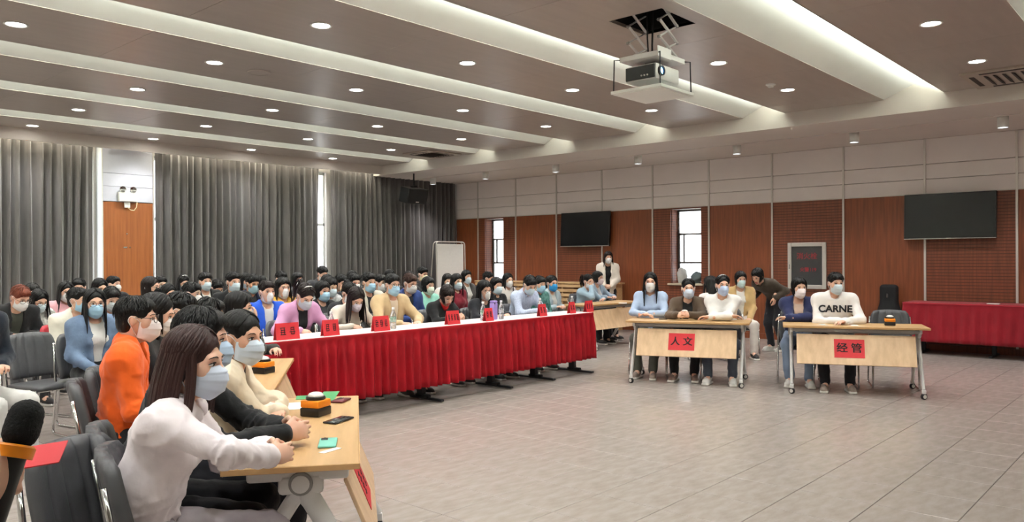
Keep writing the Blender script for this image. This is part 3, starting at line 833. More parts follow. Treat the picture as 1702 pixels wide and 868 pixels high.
# ---- televisions
def tv(y0, y1, z0, z1, label, tilt):
    w, h = y1-y0, z1-z0
    t = empty('television', (XW-.03, (y0+y1)/2, z0)); tag(t, label, 'television', 'wall televisions')
    R = Matrix.Rotation(rad(tilt), 3, 'Y')
    def c(v): return R @ Vector(v)
    MB().rbox(c((-.10, 0, h/2)), (.028, w/2, h/2), .008, R=R).build('bezel', M_black, t)
    MB().box(c((-.130, 0, h/2+.006)), (.0012, w/2-.014, h/2-.02), R=R).build('screen', mat('tv_glass', (8,9,10), .22), t)
    MB().box(c((-.129, 0, .006)), (.004, w/2-.004, .004), R=R).build('bottom_strip', M_alu, t)
    MB().box(c((-.131, 0, .010)), (.002, .035, .003), R=R).build('logo_bar', M_alu, t)
    MB().b2(-.075, .03, -.2, .2, h*.3, h*.7).build('wall_bracket', M_blackm, t)
tv(9.60, 10.92, 1.775, 2.53, 'flat black television on the wall above the standing woman', 3)
tv(2.46, 3.77, 1.79, 2.52, 'flat black television on the wall above the dark red draped table', 3)
# ---- fire hose cabinet
hc = empty('fire_hose_cabinet', (XW, 5.42, .95)); tag(hc, 'recessed fire hose cabinet with silver frame and grey glass with red characters', 'fire cabinet')
f = MB(); w2, hh = .345, .83
f.rbox((-.012, -w2+.035, hh/2), (.022, .035, hh/2), .006).rbox((-.012, w2-.035, hh/2), (.022, .035, hh/2), .006).rbox((-.012, 0, .035), (.022, w2-.07, .035), .006).rbox((-.012, 0, hh-.035), (.022, w2-.07, .035), .006)
f.build('frame', M_alu, hc)
MB().b2(-.012, -.004, -w2+.07, w2-.07, .07, hh-.07).build('glass', mat('grey_glass', (70,70,70), .15, noise=.2, nscale=3), hc)
MB().rbox((-.035, w2-.035, hh*.48), (.004, .008, .04), .003).build('latch', M_chrome, hc)
Mx = Matrix(((0, 0, -1), (-1, 0, 0), (0, 1, 0))).to_4x4()
M_redink = mat('red_ink', (150,24,36), .6)
lettering('消火栓', .125, M_redink, hc, Matrix.Translation((-.0125, 0, .58)) @ Mx, .002)
lettering('火警119', .085, M_redink, hc, Matrix.Translation((-.0125, -.02, .34)) @ Mx, .002)
# ---- slatted bench cover below the windows
be = empty('slatted_bench', (13.72, 11.3, 0)); tag(be, 'long light wooden slatted bench along the wall below the first window', 'bench')
M_slw = wood('pale_slat_wood', (206,172,128), (184,148,104), (9,1,9), .5)
for z in (.62, .72, .82, .92):
    MB().rbox((-.17, 0, z), (.012, 2.0, .032), .004, seg=1).build('slat', M_slw, be)
MB().rbox((.03, 0, .985), (.22, 2.02, .016), .004, seg=1).build('seat_board', M_slw, be)
for y in (-1.95, -.65, .65, 1.95): MB().b2(-.155, .22, y-.02, y+.02, 0, .97).build('support', M_slw, be)
# ---- bags on the window sill
M_jack = cloth((196,196,192)); M_jack2 = cloth((92,104,106))
def lump(name, c, r, seed, m, label, cat, R=None):
    pr = [prim_ell((0, 0, r[2]), r, .03)]
    rs = np.random.RandomState(seed)
    for _ in range(5): pr.append(prim_ell((rs.uniform(-.5, .5)*r[0], rs.uniform(-.6, .6)*r[1], r[2]*rs.uniform(.5, 1.5)), (r[0]*.5, r[1]*.5, r[2]*.5), .04))
    V, Q, mi = sdf_mesh(pr, .02)
    N_ = vnormals(V, Q); V = V+N_*(wobble(V, 38, seed)*.02)[:, None]; V[:, 2] = np.maximum(V[:, 2], 0)
    o = link(name, mesh_from(name, V, Q), m, None, loc=c); return tag(o, label, cat)
lump('backpack', (XW+.13, 8.01, 1.004), (.09, .10, .16), 1, M_jack, 'pale backpack slumped on the window sill beside a grey bundle', 'bag')
lump('folded_jacket', (XW+.12, 7.68, 1.004), (.09, .12, .12), 2, M_jack2, 'crumpled grey green jacket heaped on the window sill', 'jacket')
# ---- black instrument case against the wall
ib = empty('instrument_case', (13.78, 3.98, 0)); tag(ib, 'tall black soft instrument case leaning at the end of the draped table', 'case')
V, Q, mi = sdf_mesh([prim_box((0, 0, .78), (.08, .14, .28), .06, .05), prim_ell((0, 0, .35), (.12, .26, .36), .12), prim_ell((0, .08, .14), (.13, .24, .14), .06)], .02)
link('case_body', mesh_from('case_body', V, Q), mat('black_nylon', (20,20,22), .8, noise=.1, bump=.2), ib)
MB().rbox((-.10, 0, .88), (.006, .014, .03), .004).build('handle', M_chrome, ib)
# ---- folding whiteboard
wbd = empty('whiteboard', (12.95, 13.55, 0), rad(0)); tag(wbd, 'portable whiteboard in a thin metal frame standing before the curtain corner', 'whiteboard')
MB().rbox((0, 0, 1.22), (.43, .012, .66), .004, seg=1).build('board', mat('whiteboard_face', (244,242,236), .35, noise=.03), wbd)
for yy in (-.02, .12):
    MB().tube(arc_pts([(-.47, yy*2.4, .01), (-.47, yy*.6, 1.93), (.47, yy*.6, 1.93), (.47, yy*2.4, .01)], .09), .013, 8).build('frame_loop', M_alu, wbd, True)
# ---- ceiling speaker
sp = empty('ceiling_speaker', (11.6, 13.3, ZP)); tag(sp, 'black loudspeaker hanging from the ceiling before the dark curtain', 'loudspeaker')
R = Matrix.Rotation(rad(12), 3, 'X') @ Matrix.Rotation(0, 3, 'Z')
MB().rbox((0, 0, -.70), (.30, .14, .17), .015, R=Matrix.Rotation(rad(14), 3, 'X')).build('cabinet', M_black, sp)
MB().rbox((0, -.141, -.735), (.28, .006, .15), .004, R=Matrix.Rotation(rad(14), 3, 'X')).build('grille', mat('speaker_grille', (12,12,13), .7, noise=.3, nscale=120), sp)
MB().box((0, -.118, -.855), (.045, .002, .009), R=Matrix.Rotation(rad(14), 3, 'X')).build('badge', M_alu, sp)
MB().rbox((0, 0, -.01), (.06, .05, .01), .004).tube([(0, 0, 0), (0, 0, -.52)], .018, 8).rbox((0, 0, -.50), (.05, .06, .02), .006).build('bracket', M_blackm, sp)
# ---- emergency light over the door panel
el = empty('emergency_light', (5.83, 14.385, 2.57)); tag(el, 'white twin head emergency light fixed above the orange door panel', 'emergency light')
MB().rbox((0, -.03, .085), (.155, .028, .085), .012).build('battery_box', M_white, el)
for x in (-.09, .09):
    h = MB().lathe([(.0, .03), (.03, .025), (.055, 0), (.058, -.015)], (x, -.05, .215), 18, Matrix.Rotation(rad(-90), 3, 'X'), cap=False).build('lamp_head', M_white, el, True)
    MB().lathe([(.0, -.006), (.028, -.008), (.052, -.013)], (x, -.05, .215), 18, Matrix.Rotation(rad(-90), 3, 'X'), cap=False).build('reflector', M_chrome, h, True)
MB().rbox((.0, -.012, -.055), (.05, .012, .05), .006).build('socket', M_white, el)
MB().tube([(.0, -.03, -.10), (.05, -.035, -.145), (.11, -.035, -.15), (.155, -.035, -.09), (.165, -.03, .0)], .008, 6).build('cable', mat('cream_cable', (222,208,170), .5), el, True)
# ---- ceiling cassettes, detectors
M_ventw = mat('vent_beige', (176,164,152), .5); M_ventd = mat('vent_dark', (52,46,42), .6, noise=.1)
def cassette(x, y, sx, sy, label):
    v = empty('ceiling_air_conditioner', (x, y, ZP)); tag(v, label, 'air conditioner', 'ceiling air conditioners')
    MB().rbox((0, 0, -.012), (sx, sy, .014), .008).build('panel', M_ventw, v)
    for k in range(7): 
        MB().box((0, -sy*.55+sy*1.1*k/6, -.030), (sx*.55, sy*.05, .004), R=Matrix.Rotation(rad(25), 3, 'X')).build('grille_slat', M_ventd, v)
    for s in (-1, 1):
        MB().box((0, s*sy*.82, -.027), (sx*.62, sy*.055, .002)).build('air_slot', M_ventd, v)
        MB().box((s*sx*.82, 0, -.027), (sx*.055, sy*.62, .002)).build('air_slot', M_ventd, v)
cassette(10.68, 11.68, .44, .40, 'square ceiling air conditioner in the panel near the curtain corner')
cassette(10.78, 1.70, .50, .50, 'square ceiling air conditioner near the draped table side')
def detector(px, py, z, label):
    p = on_z(px, py, z); d = empty('smoke_detector', (p[0], p[1], z)); tag(d, label, 'smoke detector', 'ceiling detectors')
    MB().lathe([(.06, 0), (.06, -.012), (.05, -.02), (.0, -.02)], n=20).build('base', M_white, d, auto=40)
    MB().lathe([(.035, -.018), (.032, -.04), (.0, -.042)], n=16).build('sensor', M_white, d, auto=40)
detector(924, 285, ZS, 'small white detector on the soffit above the first television')
detector(1281, 140, ZP, 'round beige detector on the grey ceiling panel beyond the projector')
p = on_z(430, 120, ZP); d = empty('ceiling_loudspeaker', (p[0], p[1], ZP)); tag(d, 'flat round ceiling loudspeaker in a grey panel', 'loudspeaker')
MB().lathe([(.12, 0), (.125, -.004), (.12, -.012), (.11, -.012)], n=28, cap=False).build('rim', M_ceilp, d, auto=40)
MB().lathe([(.0, -.008), (.11, -.010)], n=28, cap=False).build('grille', M_ceilp, d)
# ---- projector on its scissor lift
pj = empty('projector_lift', (6.12, 3.76, ZP)); tag(pj, 'white scissor lift hanging from a dark ceiling opening and carrying a projector', 'projector lift')
MB().b2(HOLE[0]-6.12, HOLE[1]-6.12, HOLE[2]-3.76, HOLE[3]-3.76, .34, .35).b2(HOLE[0]-6.13, HOLE[0]-6.12, HOLE[2]-3.76, HOLE[3]-3.76, 0, .35).b2(HOLE[1]-6.12, HOLE[1]-6.11, HOLE[2]-3.76, HOLE[3]-3.76, 0, .35).b2(HOLE[0]-6.12, HOLE[1]-6.12, HOLE[2]-3.77, HOLE[2]-3.76, 0, .35).b2(HOLE[0]-6.12, HOLE[1]-6.12, HOLE[3]-3.76, HOLE[3]-3.75, 0, .35).build('shaft', M_dark, pj)
zl = [.12, -.04, -.19, -.325]
for s in (-.16, .16):
    for a, b in zip(zl[:-1], zl[1:]):
        for q in (-1, 1):
            MB().tube([(q*.15, s+.008*q, a), (-q*.15, s+.008*q, b)], .016, 6, flat=.45).build('scissor_arm', M_legw, pj)
for s in (-.16, .16):
    for z in zl[1:-1]:
        for q in (-1, 1): MB().lathe([(.0, -.012), (.014, -.012), (.014, .012), (.0, .012)], (q*.15, s, z), 10, Matrix.Rotation(rad(90), 3, 'X')).build('pivot', M_beam, pj)
MB().tube([(.02, .0, .2), (.03, .02, -.2), (.0, .0, -.34)], .01, 6).tube([(-.04, .03, .2), (-.05, .02, -.15), (-.03, .02, -.34)], .008, 6).build('cable', M_rubber, pj, True)
MB().rbox((0, 0, -.350), (.23, .20, .022), .004).build('carrier_plate', M_legw, pj)
MB().b2(-.24, -.02, -.205, -.195, -.38, -.29).build('side_plate', M_legw, pj)
for sx in (-1, 1):
    for sy in (-1, 1):
        MB().tube([(sx*.22, sy*.19, -.35), (sx*.26, sy*.235, -.352), (sx*.265, sy*.24, -.635)], .006, 6).build('hanger_rod', M_blackm, pj)
MB().rbox((0, 0, -.645), (.285, .26, .014), .004).rbox((0, 0, -.66), (.265, .24, .006), .003).build('bottom_tray', M_white, pj)
MB().rbox((0, 0, -.385), (.05, .05, .022), .006).build('mount', M_beam, pj)
pr = empty('projector', (6.12, 3.76, ZP-.565)); tag(pr, 'white and dark grey projector with glowing lens hanging under the scissor lift', 'projector')
R = Matrix.Rotation(0, 3, 'Z')
MB().rbox((0, 0, .075), (.20, .16, .07), .018).build('body', M_legw, pr, auto=40)
MB().rbox((-.203, .0, .075), (.008, .15, .058), .006).build('connector_panel', mat('dark_grey_plastic', (44,46,46), .5, noise=.1), pr)
for k in range(3): MB().lathe([(.0, 0), (.008, 0), (.008, .006), (.0, .006)], (-.213, -.02-.03*k, .045), 8, Matrix.Rotation(rad(-90), 3, 'Y')).build('socket', M_alu, pr)
ln = MB().lathe([(.034, .02), (.044, .02), (.044, -.02), (.034, -.02)], (-.13, -.165, .08), 20, Matrix.Rotation(rad(90), 3, 'X'), cap=False).lathe([(.0, 0), (.036, 0)], (-.13, -.165, .08), 20, Matrix.Rotation(rad(90), 3, 'X'), cap=False, m=1)
ln.build('lens', [M_black, mat('projector_glow', (120,190,255), .2, emit=(150,205,255), estr=3.0)], pr, True)
MB().rbox((.02, 0, .150), (.05, .06, .014), .006).build('mount_foot', M_black, pr)
# ================================================================ PEOPLE
M_skins = [mat('skin_%d' % i, c, .55, noise=.05, nscale=30, spec=.35, subs=.12) for i, c in enumerate([(226,180,156), (214,164,138), (198,148,120)])]
M_eyew = mat('eye_white', (228,222,216), .25)
M_iris = mat('eye_dark', (30,20,16), .2)
M_lip = mat('lip', (186,104,98), .5)
def M_hair(c): return mat('hair_%d_%d_%d' % c, c, .45, noise=.35, nscale=55, stretch=(1,1,.12), bump=.25, bscale=120, spec=.32)
HB, HBR, HRED, HDB = (15,13,13), (62,38,30), (112,52,32), (30,19,17)
def M_mask(c): return mat('mask_%d_%d_%d' % c, c, .8, noise=.04, nscale=20, spec=.2)
MW, MB_, MC, ML = (238,236,234), (168,206,230), (58,150,214), (206,222,230)
M_loop = mat('mask_loop', (238,238,238), .8)
M_glass = mat('spectacle_frame', (48,28,24), .35)

def rotm(yaw=0, pitch=0, roll=0):
    """head rotation: yaw left+, pitch down+, roll"""
    return np.array(Matrix.Rotation(rad(yaw), 3, 'Z') @ Matrix.Rotation(rad(-pitch), 3, 'X') @ Matrix.Rotation(rad(roll), 3, 'Y'))

# ---- head templates
def head_template(res, male=False):
    j = 1.06 if male else 1.0
    pr = [prim_ell((0, -.012, .034), (.074, .092, .086), .03), prim_ell((0, .028, -.03), (.060*j, .066, .082), .03), prim_ell((0, .046, -.088), (.040*j, .042, .034*j), .03),
          prim_ell((.034, .050, -.020), (.025, .027, .026), .025), prim_ell((-.034, .050, -.020), (.025, .027, .026), .025),
          prim_cap((-.034, .078, .022), (.034, .078, .022), .012, .012, .02),
          prim_cap((0, .090, .010), (0, .108, -.030), .008, .0125, .014), prim_ell((.012, .1, -.034), (.009, .010, .008), .008), prim_ell((-.012, .1, -.034), (.009, .010, .008), .008),
          prim_cap((-.016, .094, -.067), (.016, .094, -.067), .008, .008, .008, m=2), prim_cap((-.012, .093, -.076), (.012, .093, -.076), .008, .008, .006, m=2),
          prim_ell((.076, -.008, -.004), (.010, .019, .030), .008), prim_ell((-.076, -.008, -.004), (.010, .019, .030), .008),
          prim_cap((0, -.022, -.05), (0, -.045, -.17), .050*j, .054*j, .03)]
    for s in (-1, 1): pr.append(prim_ell((s*.032, .100, .004), (.017, .014, .010), .012, op=-1))
    V, Q, mi = sdf_mesh(pr, res)
    mi = np.where(mi == 2, 3, 0)
    B = MB()
    for s in (-1, 1):
        B.sphere((s*.0315, .0775, .003), (.0165, .0115, .0068), 6, m=1)
        B.sphere((s*.0310, .0850, .003), (.0070, .0055, .0066), 5, m=2)
        B.tube([(s*.016, .0865, .003), (s*.024, .0905, .0095), (s*.034, .0895, .0105), (s*.045, .082, .006), (s*.050, .076, .003)], [.0012, .0019, .0022, .0020, .0010], 5, m=2)
        B.tube([(s*.014, .0935, .024), (s*.028, .0945, .030), (s*.042, .087, .029), (s*.052, .076, .022)], [.0028, .0040, .0034, .0012], 5, m=2, flat=.5)
    return V, Q, mi, np.array(B.V), B.F, B.M
HEADS = {}
def get_head(fine, male):
    k = (fine, male)
    if k not in HEADS: HEADS[k] = head_template(.0055 if fine else .0105, male)
    return HEADS[k]
# ---- hands: wrist at origin, fingers +Y, palm -Z, thumb towards +X
def hand_template(pose, res=.005):
    curl = {'relax': (18, 28, 22), 'fist': (55, 75, 45), 'flat': (5, 8, 5), 'hold': (40, 55, 35)}[pose]
    pr = [prim_ell((0, .045, 0), (.040, .052, .0155), .012), prim_cap((0, -.06, .0), (0, .01, 0), .027, .025, .02)]
    for i, (x, L, r) in enumerate([(.030, .072, .0085), (.010, .080, .0088), (-.011, .074, .0084), (-.030, .058, .0074)]):
        p = np.array([x, .084-.004*abs(i-1.2), .001]); a = 0; spread = x*.9
        d0 = rad(curl[0])*(1+.08*i); 
        for f, seg in zip((.45, .30, .25), range(3)):
            a += rad(curl[seg])*(1+.06*i)
            d = np.array([spread*.35/(1+seg), math.cos(a), -math.sin(a)]); d /= np.linalg.norm(d)
            q = p+d*L*f; pr.append(prim_cap(p, q, r*(1-.08*seg), r*(.93-.08*seg), .004)); p = q
    t = [np.array([.030, .018, -.004]), np.array([.052, .048, -.016])]
    ta = {'relax': (.058, .078, -.026), 'fist': (.030, .078, -.042), 'flat': (.068, .076, -.018), 'hold': (.040, .080, -.040)}[pose]
    t2 = np.array(ta); t3 = t2+(t2-t[1])*.6+np.array([-.010, .008, -.002])
    pr += [prim_cap(t[0], t[1], .0145, .0115, .010), prim_cap(t[1], t2, .0105, .0095, .004), prim_cap(t2, t3, .0095, .0080, .004)]
    V, Q, mi = sdf_mesh(pr, res)
    return V, Q
HANDS = {}
def get_hand(pose, fine):
    k = (pose, fine)
    if k not in HANDS: HANDS[k] = hand_template(pose, .004 if fine else .0085)
    return HANDS[k]
# ---- shoes
SHOES = {}
def shoe_mesh(kind):
    if kind not in SHOES:
        pr = [prim_ell((0, .0, .07), (.040, .055, .055), .03), prim_ell((0, .075, .045), (.043, .085, .038), .03), prim_ell((0, .12, .034), (.042, .055, .030), .02), prim_cap((0, -.01, .07), (0, -.015, .12), .040, .043, .02),
              prim_box((0, .045, .013), (.045, .130, .013), .012, .004, m=1)]
        V, Q, mi = sdf_mesh(pr, .009); V[:, 2] = np.maximum(V[:, 2], 0)
        SHOES[kind] = mesh_from('shoe', V, Q, mi)
    return SHOES[kind]
# ---- masks
def mask_template(kind):
    nu, nv = 16, 24; V = []
    for side in (0, 1):
        for j in range(nv+1):
            v = j/nv
            yc = np.interp(v, [0, .28, .5, .75, 1], [.101, .130, .131, .116, .074]); zc = np.interp(v, [0, .28, .5, .75, 1], [.000, -.030, -.060, -.100, -.130])
            zs = np.interp(v, [0, 1], [-.014, -.098]); ysd = np.interp(v, [0, 1], [.030, .016])
            for i in range(nu+1):
                u = i/nu*2-1; au = abs(u)
                if kind == 'pleat': w = math.cos(u*math.pi/2)**.75
                else: w = 1-au**1.25
                x = (.070 if kind == 'pleat' else .068)*math.copysign(au**.92, u)*(1-.12*v)
                y = ysd+(yc-ysd)*w; z = zs+(zc-zs)*(1-au**1.6)
                if kind == 'pleat': y += .0075*(((v*4) % 1)-.5)*(1-au**3)*(1 if .12 < v < .95 else 0)
                else: y += .004*max(0, 1-au*12)
                if side: y -= .003; x *= .985
                V.append((x, y, z))
    Fc = []; w_ = nu+1; o = (nv+1)*w_
    for j in range(nv):
        for i in range(nu):
            a = j*w_+i; Fc.append((a+1, a, a+w_, a+w_+1)); Fc.append((o+a, o+a+1, o+a+w_+1, o+a+w_))
    for i in range(nu): Fc.append((i, i+1, o+i+1, o+i)); a = nv*w_+i; Fc.append((a+1, a, o+a, o+a+1))
    for j in range(nv):
        a = j*w_; Fc.append((a+w_, a, o+a, o+a+w_)); a = j*w_+nu; Fc.append((a, a+w_, o+a+w_, o+a))
    return mesh_from('face_mask', V, Fc)
MASKS = {k: mask_template(k) for k in ('pleat', 'fold')}
LOOPS = []
for s in (-1, 1): LOOPS.append(MB().tube(arc_pts([(s*.069, .030, -.016), (s*.080, .012, .010), (s*.086, -.018, .022), (s*.087, -.030, -.004), (s*.082, -.016, -.030), (s*.061, .016, -.096)], .02, 3), .0017, 5).mesh('ear_loop', True))
GL = MB()
for s in (-1, 1):
    GL.tube([(s*(.035+.027*math.cos(a)*(1 if abs(math.cos(a)) < .8 else .97)), .109-.010*abs(math.cos(a)+.0 if math.cos(a) > 0 else 0), .002+.0205*math.sin(a)) for a in [2*math.pi*k/16 for k in range(16)]], .0019, 5, closed=True)
    GL.tube([(s*.061, .100, .008), (s*.078, .070, .010), (s*.081, -.012, .012)], .0017, 5)
GL.tube([(-.009, .110, .006), (0, .112, .009), (.009, .110, .006)], .0018, 5)
GL = GL.mesh('glasses', True)

# ---- hair
def hair_template(style, fine=False, seed=0, grav=0.0, ln=None, bangs=None):
    rs = np.random.RandomState(seed+11)
    c = np.array([0, -.012, .036]); R0 = np.array([.0775, .0955, .0890])
    long_ = style in ('long', 'longback', 'longfront')
    bob = style == 'bob'
    pr = [prim_ell(c, R0+.004, .01)]
    if long_ or bob or style in ('pony', 'bun'):
        pr.append(prim_ell((0, -.035, -.01), (.076, .072, .095), .03))
        pr.append(prim_ell((0, .115, -.035), (.066, .085, .105), .012, op=-1))
        if style in ('pony', 'bun'):
            pr.append(prim_box((0, .02, -.10), (.12, .16, .065), .02, .02, op=-1))
            for s in (-1, 1): pr.append(prim_ell((s*.085, .012, -.012), (.022, .030, .036), .01, op=-1))
        else: pr.append(prim_ell((0, .02, -.14), (.052, .07, .07), .02, op=-1))
    else:
        pr.append(prim_ell((0, -.045, -.02), (.070, .058, .080), .02))
        pr.append(prim_ell((0, .120, -.045), (.080, .095, .105), .012, op=-1))
        pr.append(prim_box((0, .0, -.145), (.12, .16, .07), .02, .015, op=-1))
        for s in (-1, 1): pr.append(prim_ell((s*.084, .010, -.020), (.022, .030, .042), .012, op=-1))
    V, Q, mi = sdf_mesh(pr, .007 if fine else .0115)
    N_ = vnormals(V, Q); V = V + N_*(wobble(V, 160, seed)*.0016)[:, None]
    B = MB(); g = np.array([0, math.sin(rad(grav)), -math.cos(rad(grav))])   # gravity in the head frame
    def sp(az, el, off=0.0):
        d = np.array([math.sin(az)*math.cos(el), math.cos(az)*math.cos(el), math.sin(el)]); return c+d*(R0+off)
    def lock(pts, w, th=.42):
        k = len(pts); r = [w*(.55+.45*min(1, i/2))*(1 if i < k-3 else (k-i)/3.2) for i in range(k)]
        B.tube(pts, r, 5, flat=th)
    dens = 2.2 if fine else 1.0
    if style.startswith('short'):
        n = int(150*dens*(2.0 if fine else 1)); mess = .5 if style == 'shortmess' else .16
        for q in range(n):
            az = rs.uniform(-math.pi, math.pi); el0 = rs.uniform(.25, 1.45)
            front = abs(az) < .95
            el1 = el0-rs.uniform(.45, .8)
            lim = (.27 if front else (.05 if abs(az) < 1.9 else -.75))
            el1 = max(el1, lim+rs.uniform(-.06, .08)); 
            if el1 > el0-.15: continue
            tw = rs.uniform(-mess, mess)
            pts = [sp(az+tw*t, el0+(el1-el0)*t, .004+.008*math.sin(t*2.6)+rs.uniform(-.001, .002)+(.006*mess*2*t)) for t in np.linspace(0, 1, 6)]
            lock(pts, rs.uniform(.0050, .0080)/ (2.1 if fine else 1))
        for q in range(int(26*dens*(2 if fine else 1))):
            u = rs.uniform(-1, 1); az0 = u*.5; az1 = u*.78+rs.uniform(-.1, .1)
            pts = [sp(az0+(az1-az0)*t, 1.05-(1.05-rs.uniform(.16, .30))*t, .010+.010*math.sin(t*2.4)) for t in np.linspace(0, 1, 6)]
            lock(pts, rs.uniform(.0055, .0085)/(2.1 if fine else 1))
    else:
        L = ln if ln else {'long': .30, 'longback': .30, 'longfront': .34, 'bob': .12, 'pony': .0, 'bun': .0}[style]
        n = int((140 if long_ or bob else 110)*dens*(1.3 if fine else 1))
        for q in range(n):
            s = 1 if q % 2 else -1
            a = rs.uniform(.0, 1.0)              # 0 front .. 1 back along the parting
            az1 = s*(1.05+a*2.05)
            start = np.array([s*.006, .062-.12*a, 0.0]); az0 = math.atan2(start[0], start[1]); el0 = math.acos(min(.98, math.hypot(start[0], start[1])/.11))
            st = sp(az0, el0, .004)
            pts = []
            eend = -.05 if (long_ or bob) else .15
            endp = sp(az1, eend, .006); pts = []
            for t in np.linspace(0, 1, 7):
                p = st*(1-t)+endp*t; d = (p-c)/R0; d /= np.linalg.norm(d); pts.append(c+d*(R0+.006+rs.uniform(-.001, .003)))
            if long_ or bob:
                Lq = L*rs.uniform(.80, 1.08); fr = style == 'longfront' and abs(az1) < 1.75
                p = pts[-1].copy(); steps = 6
                for k_ in range(1, steps+1):
                    t = k_/steps; v = g.copy()
                    if fr: v += np.array([0, .32*(1-t), 0])
                    elif style in ('longback', 'long') and abs(az1) > 1.3 and L > .2: v += np.array([s*.12*(1-t), -.22*(1-t), 0])
                    elif L > .2: v += np.array([s*.10, .14*(1-t), 0])
                    else: v += np.array([-s*.30*t, .05*t, 0])
                    v /= np.linalg.norm(v); p = p+v*Lq/steps; pts.append(p.copy())
            lock(pts, rs.uniform(.008, .014)/(1.7 if fine else 1), .5)
        if bangs if bangs is not None else (style in ('bob', 'longback') or (style == 'long' and seed % 2)):
            for q in range(int(24*dens)):
                u = rs.uniform(-1, 1)
                pts = [sp(u*.35+(u*.45)*t, 1.1-(1.1-rs.uniform(.14, .26))*t, .008+.009*math.sin(t*2.4)) for t in np.linspace(0, 1, 6)]
                lock(pts, rs.uniform(.008, .012)/(1.2 if fine else 1))
        if style == 'pony':
            for q in range(int(26*dens)):
                o = rs.normal(size=3)*.010; b = np.array([0, -.105, .055])+o
                pts = [b, b+np.array([0, -.035, .005])+o, b+np.array([0, -.055, -.05])+o*1.5, b+np.array([0, -.05, -.13])+o*2, b+np.array([0, -.03, -.20])+o*2]
                lock(pts, .010)
        if style == 'bun':
            B.sphere((0, -.09, .10), (.038, .036, .034), 7)
            for q in range(14):
                a = q/14*6.28; B.tube([(.030*math.cos(a+t)*math.cos(t), -.09+.030*math.sin(a+t), .10+.034*math.sin(t*2)) for t in np.linspace(0, 1.5, 5)], .006, 5)
    n0 = len(V); VV = np.concatenate([V, np.array(B.V)]) if B.V else V
    FF = Q.tolist()+[tuple(i+n0 for i in f) for f in B.F]
    return mesh_from('hair', VV, FF)
HAIRS = {}
def get_hair(style, fine, seed, grav, ln=None, bangs=None):
    k = (style, fine, seed % 3, int(round(grav/12.0)*12), ln, bangs)
    if k not in HAIRS: HAIRS[k] = hair_template(style, fine, seed % 3, k[3], ln, bangs)
    return HAIRS[k]

# ---- skeleton
def ik(a, t, l1, l2, pole):
    a, t, pole = map(lambda v: np.array(v, float), (a, t, pole))
    d = t-a; D = np.linalg.norm(d)
    if D > (l1+l2)*.995: t = a+d/D*(l1+l2)*.995; d = t-a; D = np.linalg.norm(d)
    u = d/D; x = (l1*l1-l2*l2+D*D)/(2*D); h = math.sqrt(max(l1*l1-x*x, 1e-6))
    p = pole-u*(pole @ u); p /= np.linalg.norm(p)+1e-9
    return a+u*x+p*h, t
ARMS = {  # wrist targets (right hand x>0), elbow pole, hand direction, palm normal, hand pose
 'lap':   [((.10,.26,.585), (.6,-.4,-.5), (-.35,.9,-.1), (0,0,-1), 'relax'), ((-.10,.26,.585), (-.6,-.4,-.5), (.35,.9,-.1), (0,0,-1), 'relax')],
 'phone': [((.09,.24,.74), (.6,-.3,-.7), (-.5,.8,.2), (-.3,.2,-.8), 'hold'), ((-.09,.24,.74), (-.6,-.3,-.7), (.5,.8,.2), (.3,.2,-.8), 'hold')],
 'table': [((.13,.40,.80), (.8,-.2,-.5), (-.75,.65,.0), (-.3,0,-1), 'relax'), ((-.13,.40,.80), (-.8,-.2,-.5), (.75,.65,.0), (.3,0,-1), 'relax')],
 'clasp': [((.075,.46,.81), (.8,-.3,-.5), (-.6,.8,.05), (-.9,.0,-.2), 'hold'), ((-.065,.45,.815), (-.8,-.3,-.5), (.6,.8,.05), (.9,.0,-.2), 'hold')],
 'cross': [((-.13,.33,.815), (.9,-.1,-.3), (-1,.05,.05), (0,.2,-1), 'relax'), ((.13,.36,.80), (-.9,-.1,-.3), (1,.0,.05), (0,.2,-1), 'relax')],
 'write': [((.12,.38,.80), (.8,-.2,-.4), (-.45,.85,-.15), (-.5,0,-.85), 'hold'), ((-.14,.42,.79), (-.8,-.2,-.5), (.3,.95,-.05), (0,0,-1), 'flat')],
 'face':  [((.06,.23,1.02), (.5,.3,-.9), (-.3,.25,.9), (-.3,-.9,.2), 'relax'), ((-.12,.38,.79), (-.8,-.2,-.5), (.9,.3,.0), (0,0,-1), 'relax')],
 'down':  [((.24,.02,.80), (.3,-1,0), (0,.1,-1), (-1,0,0), 'relax'), ((-.24,.02,.80), (-.3,-1,0), (0,.1,-1), (1,0,0), 'relax')],
 'clasp_front': [((.055,.19,.96), (.9,-.6,0), (-.8,.35,-.4), (0,-1,-.2), 'hold'), ((-.055,.20,.955), (-.9,-.6,0), (.8,.35,-.4), (0,-1,-.2), 'hold')],
}
PERSONS = []
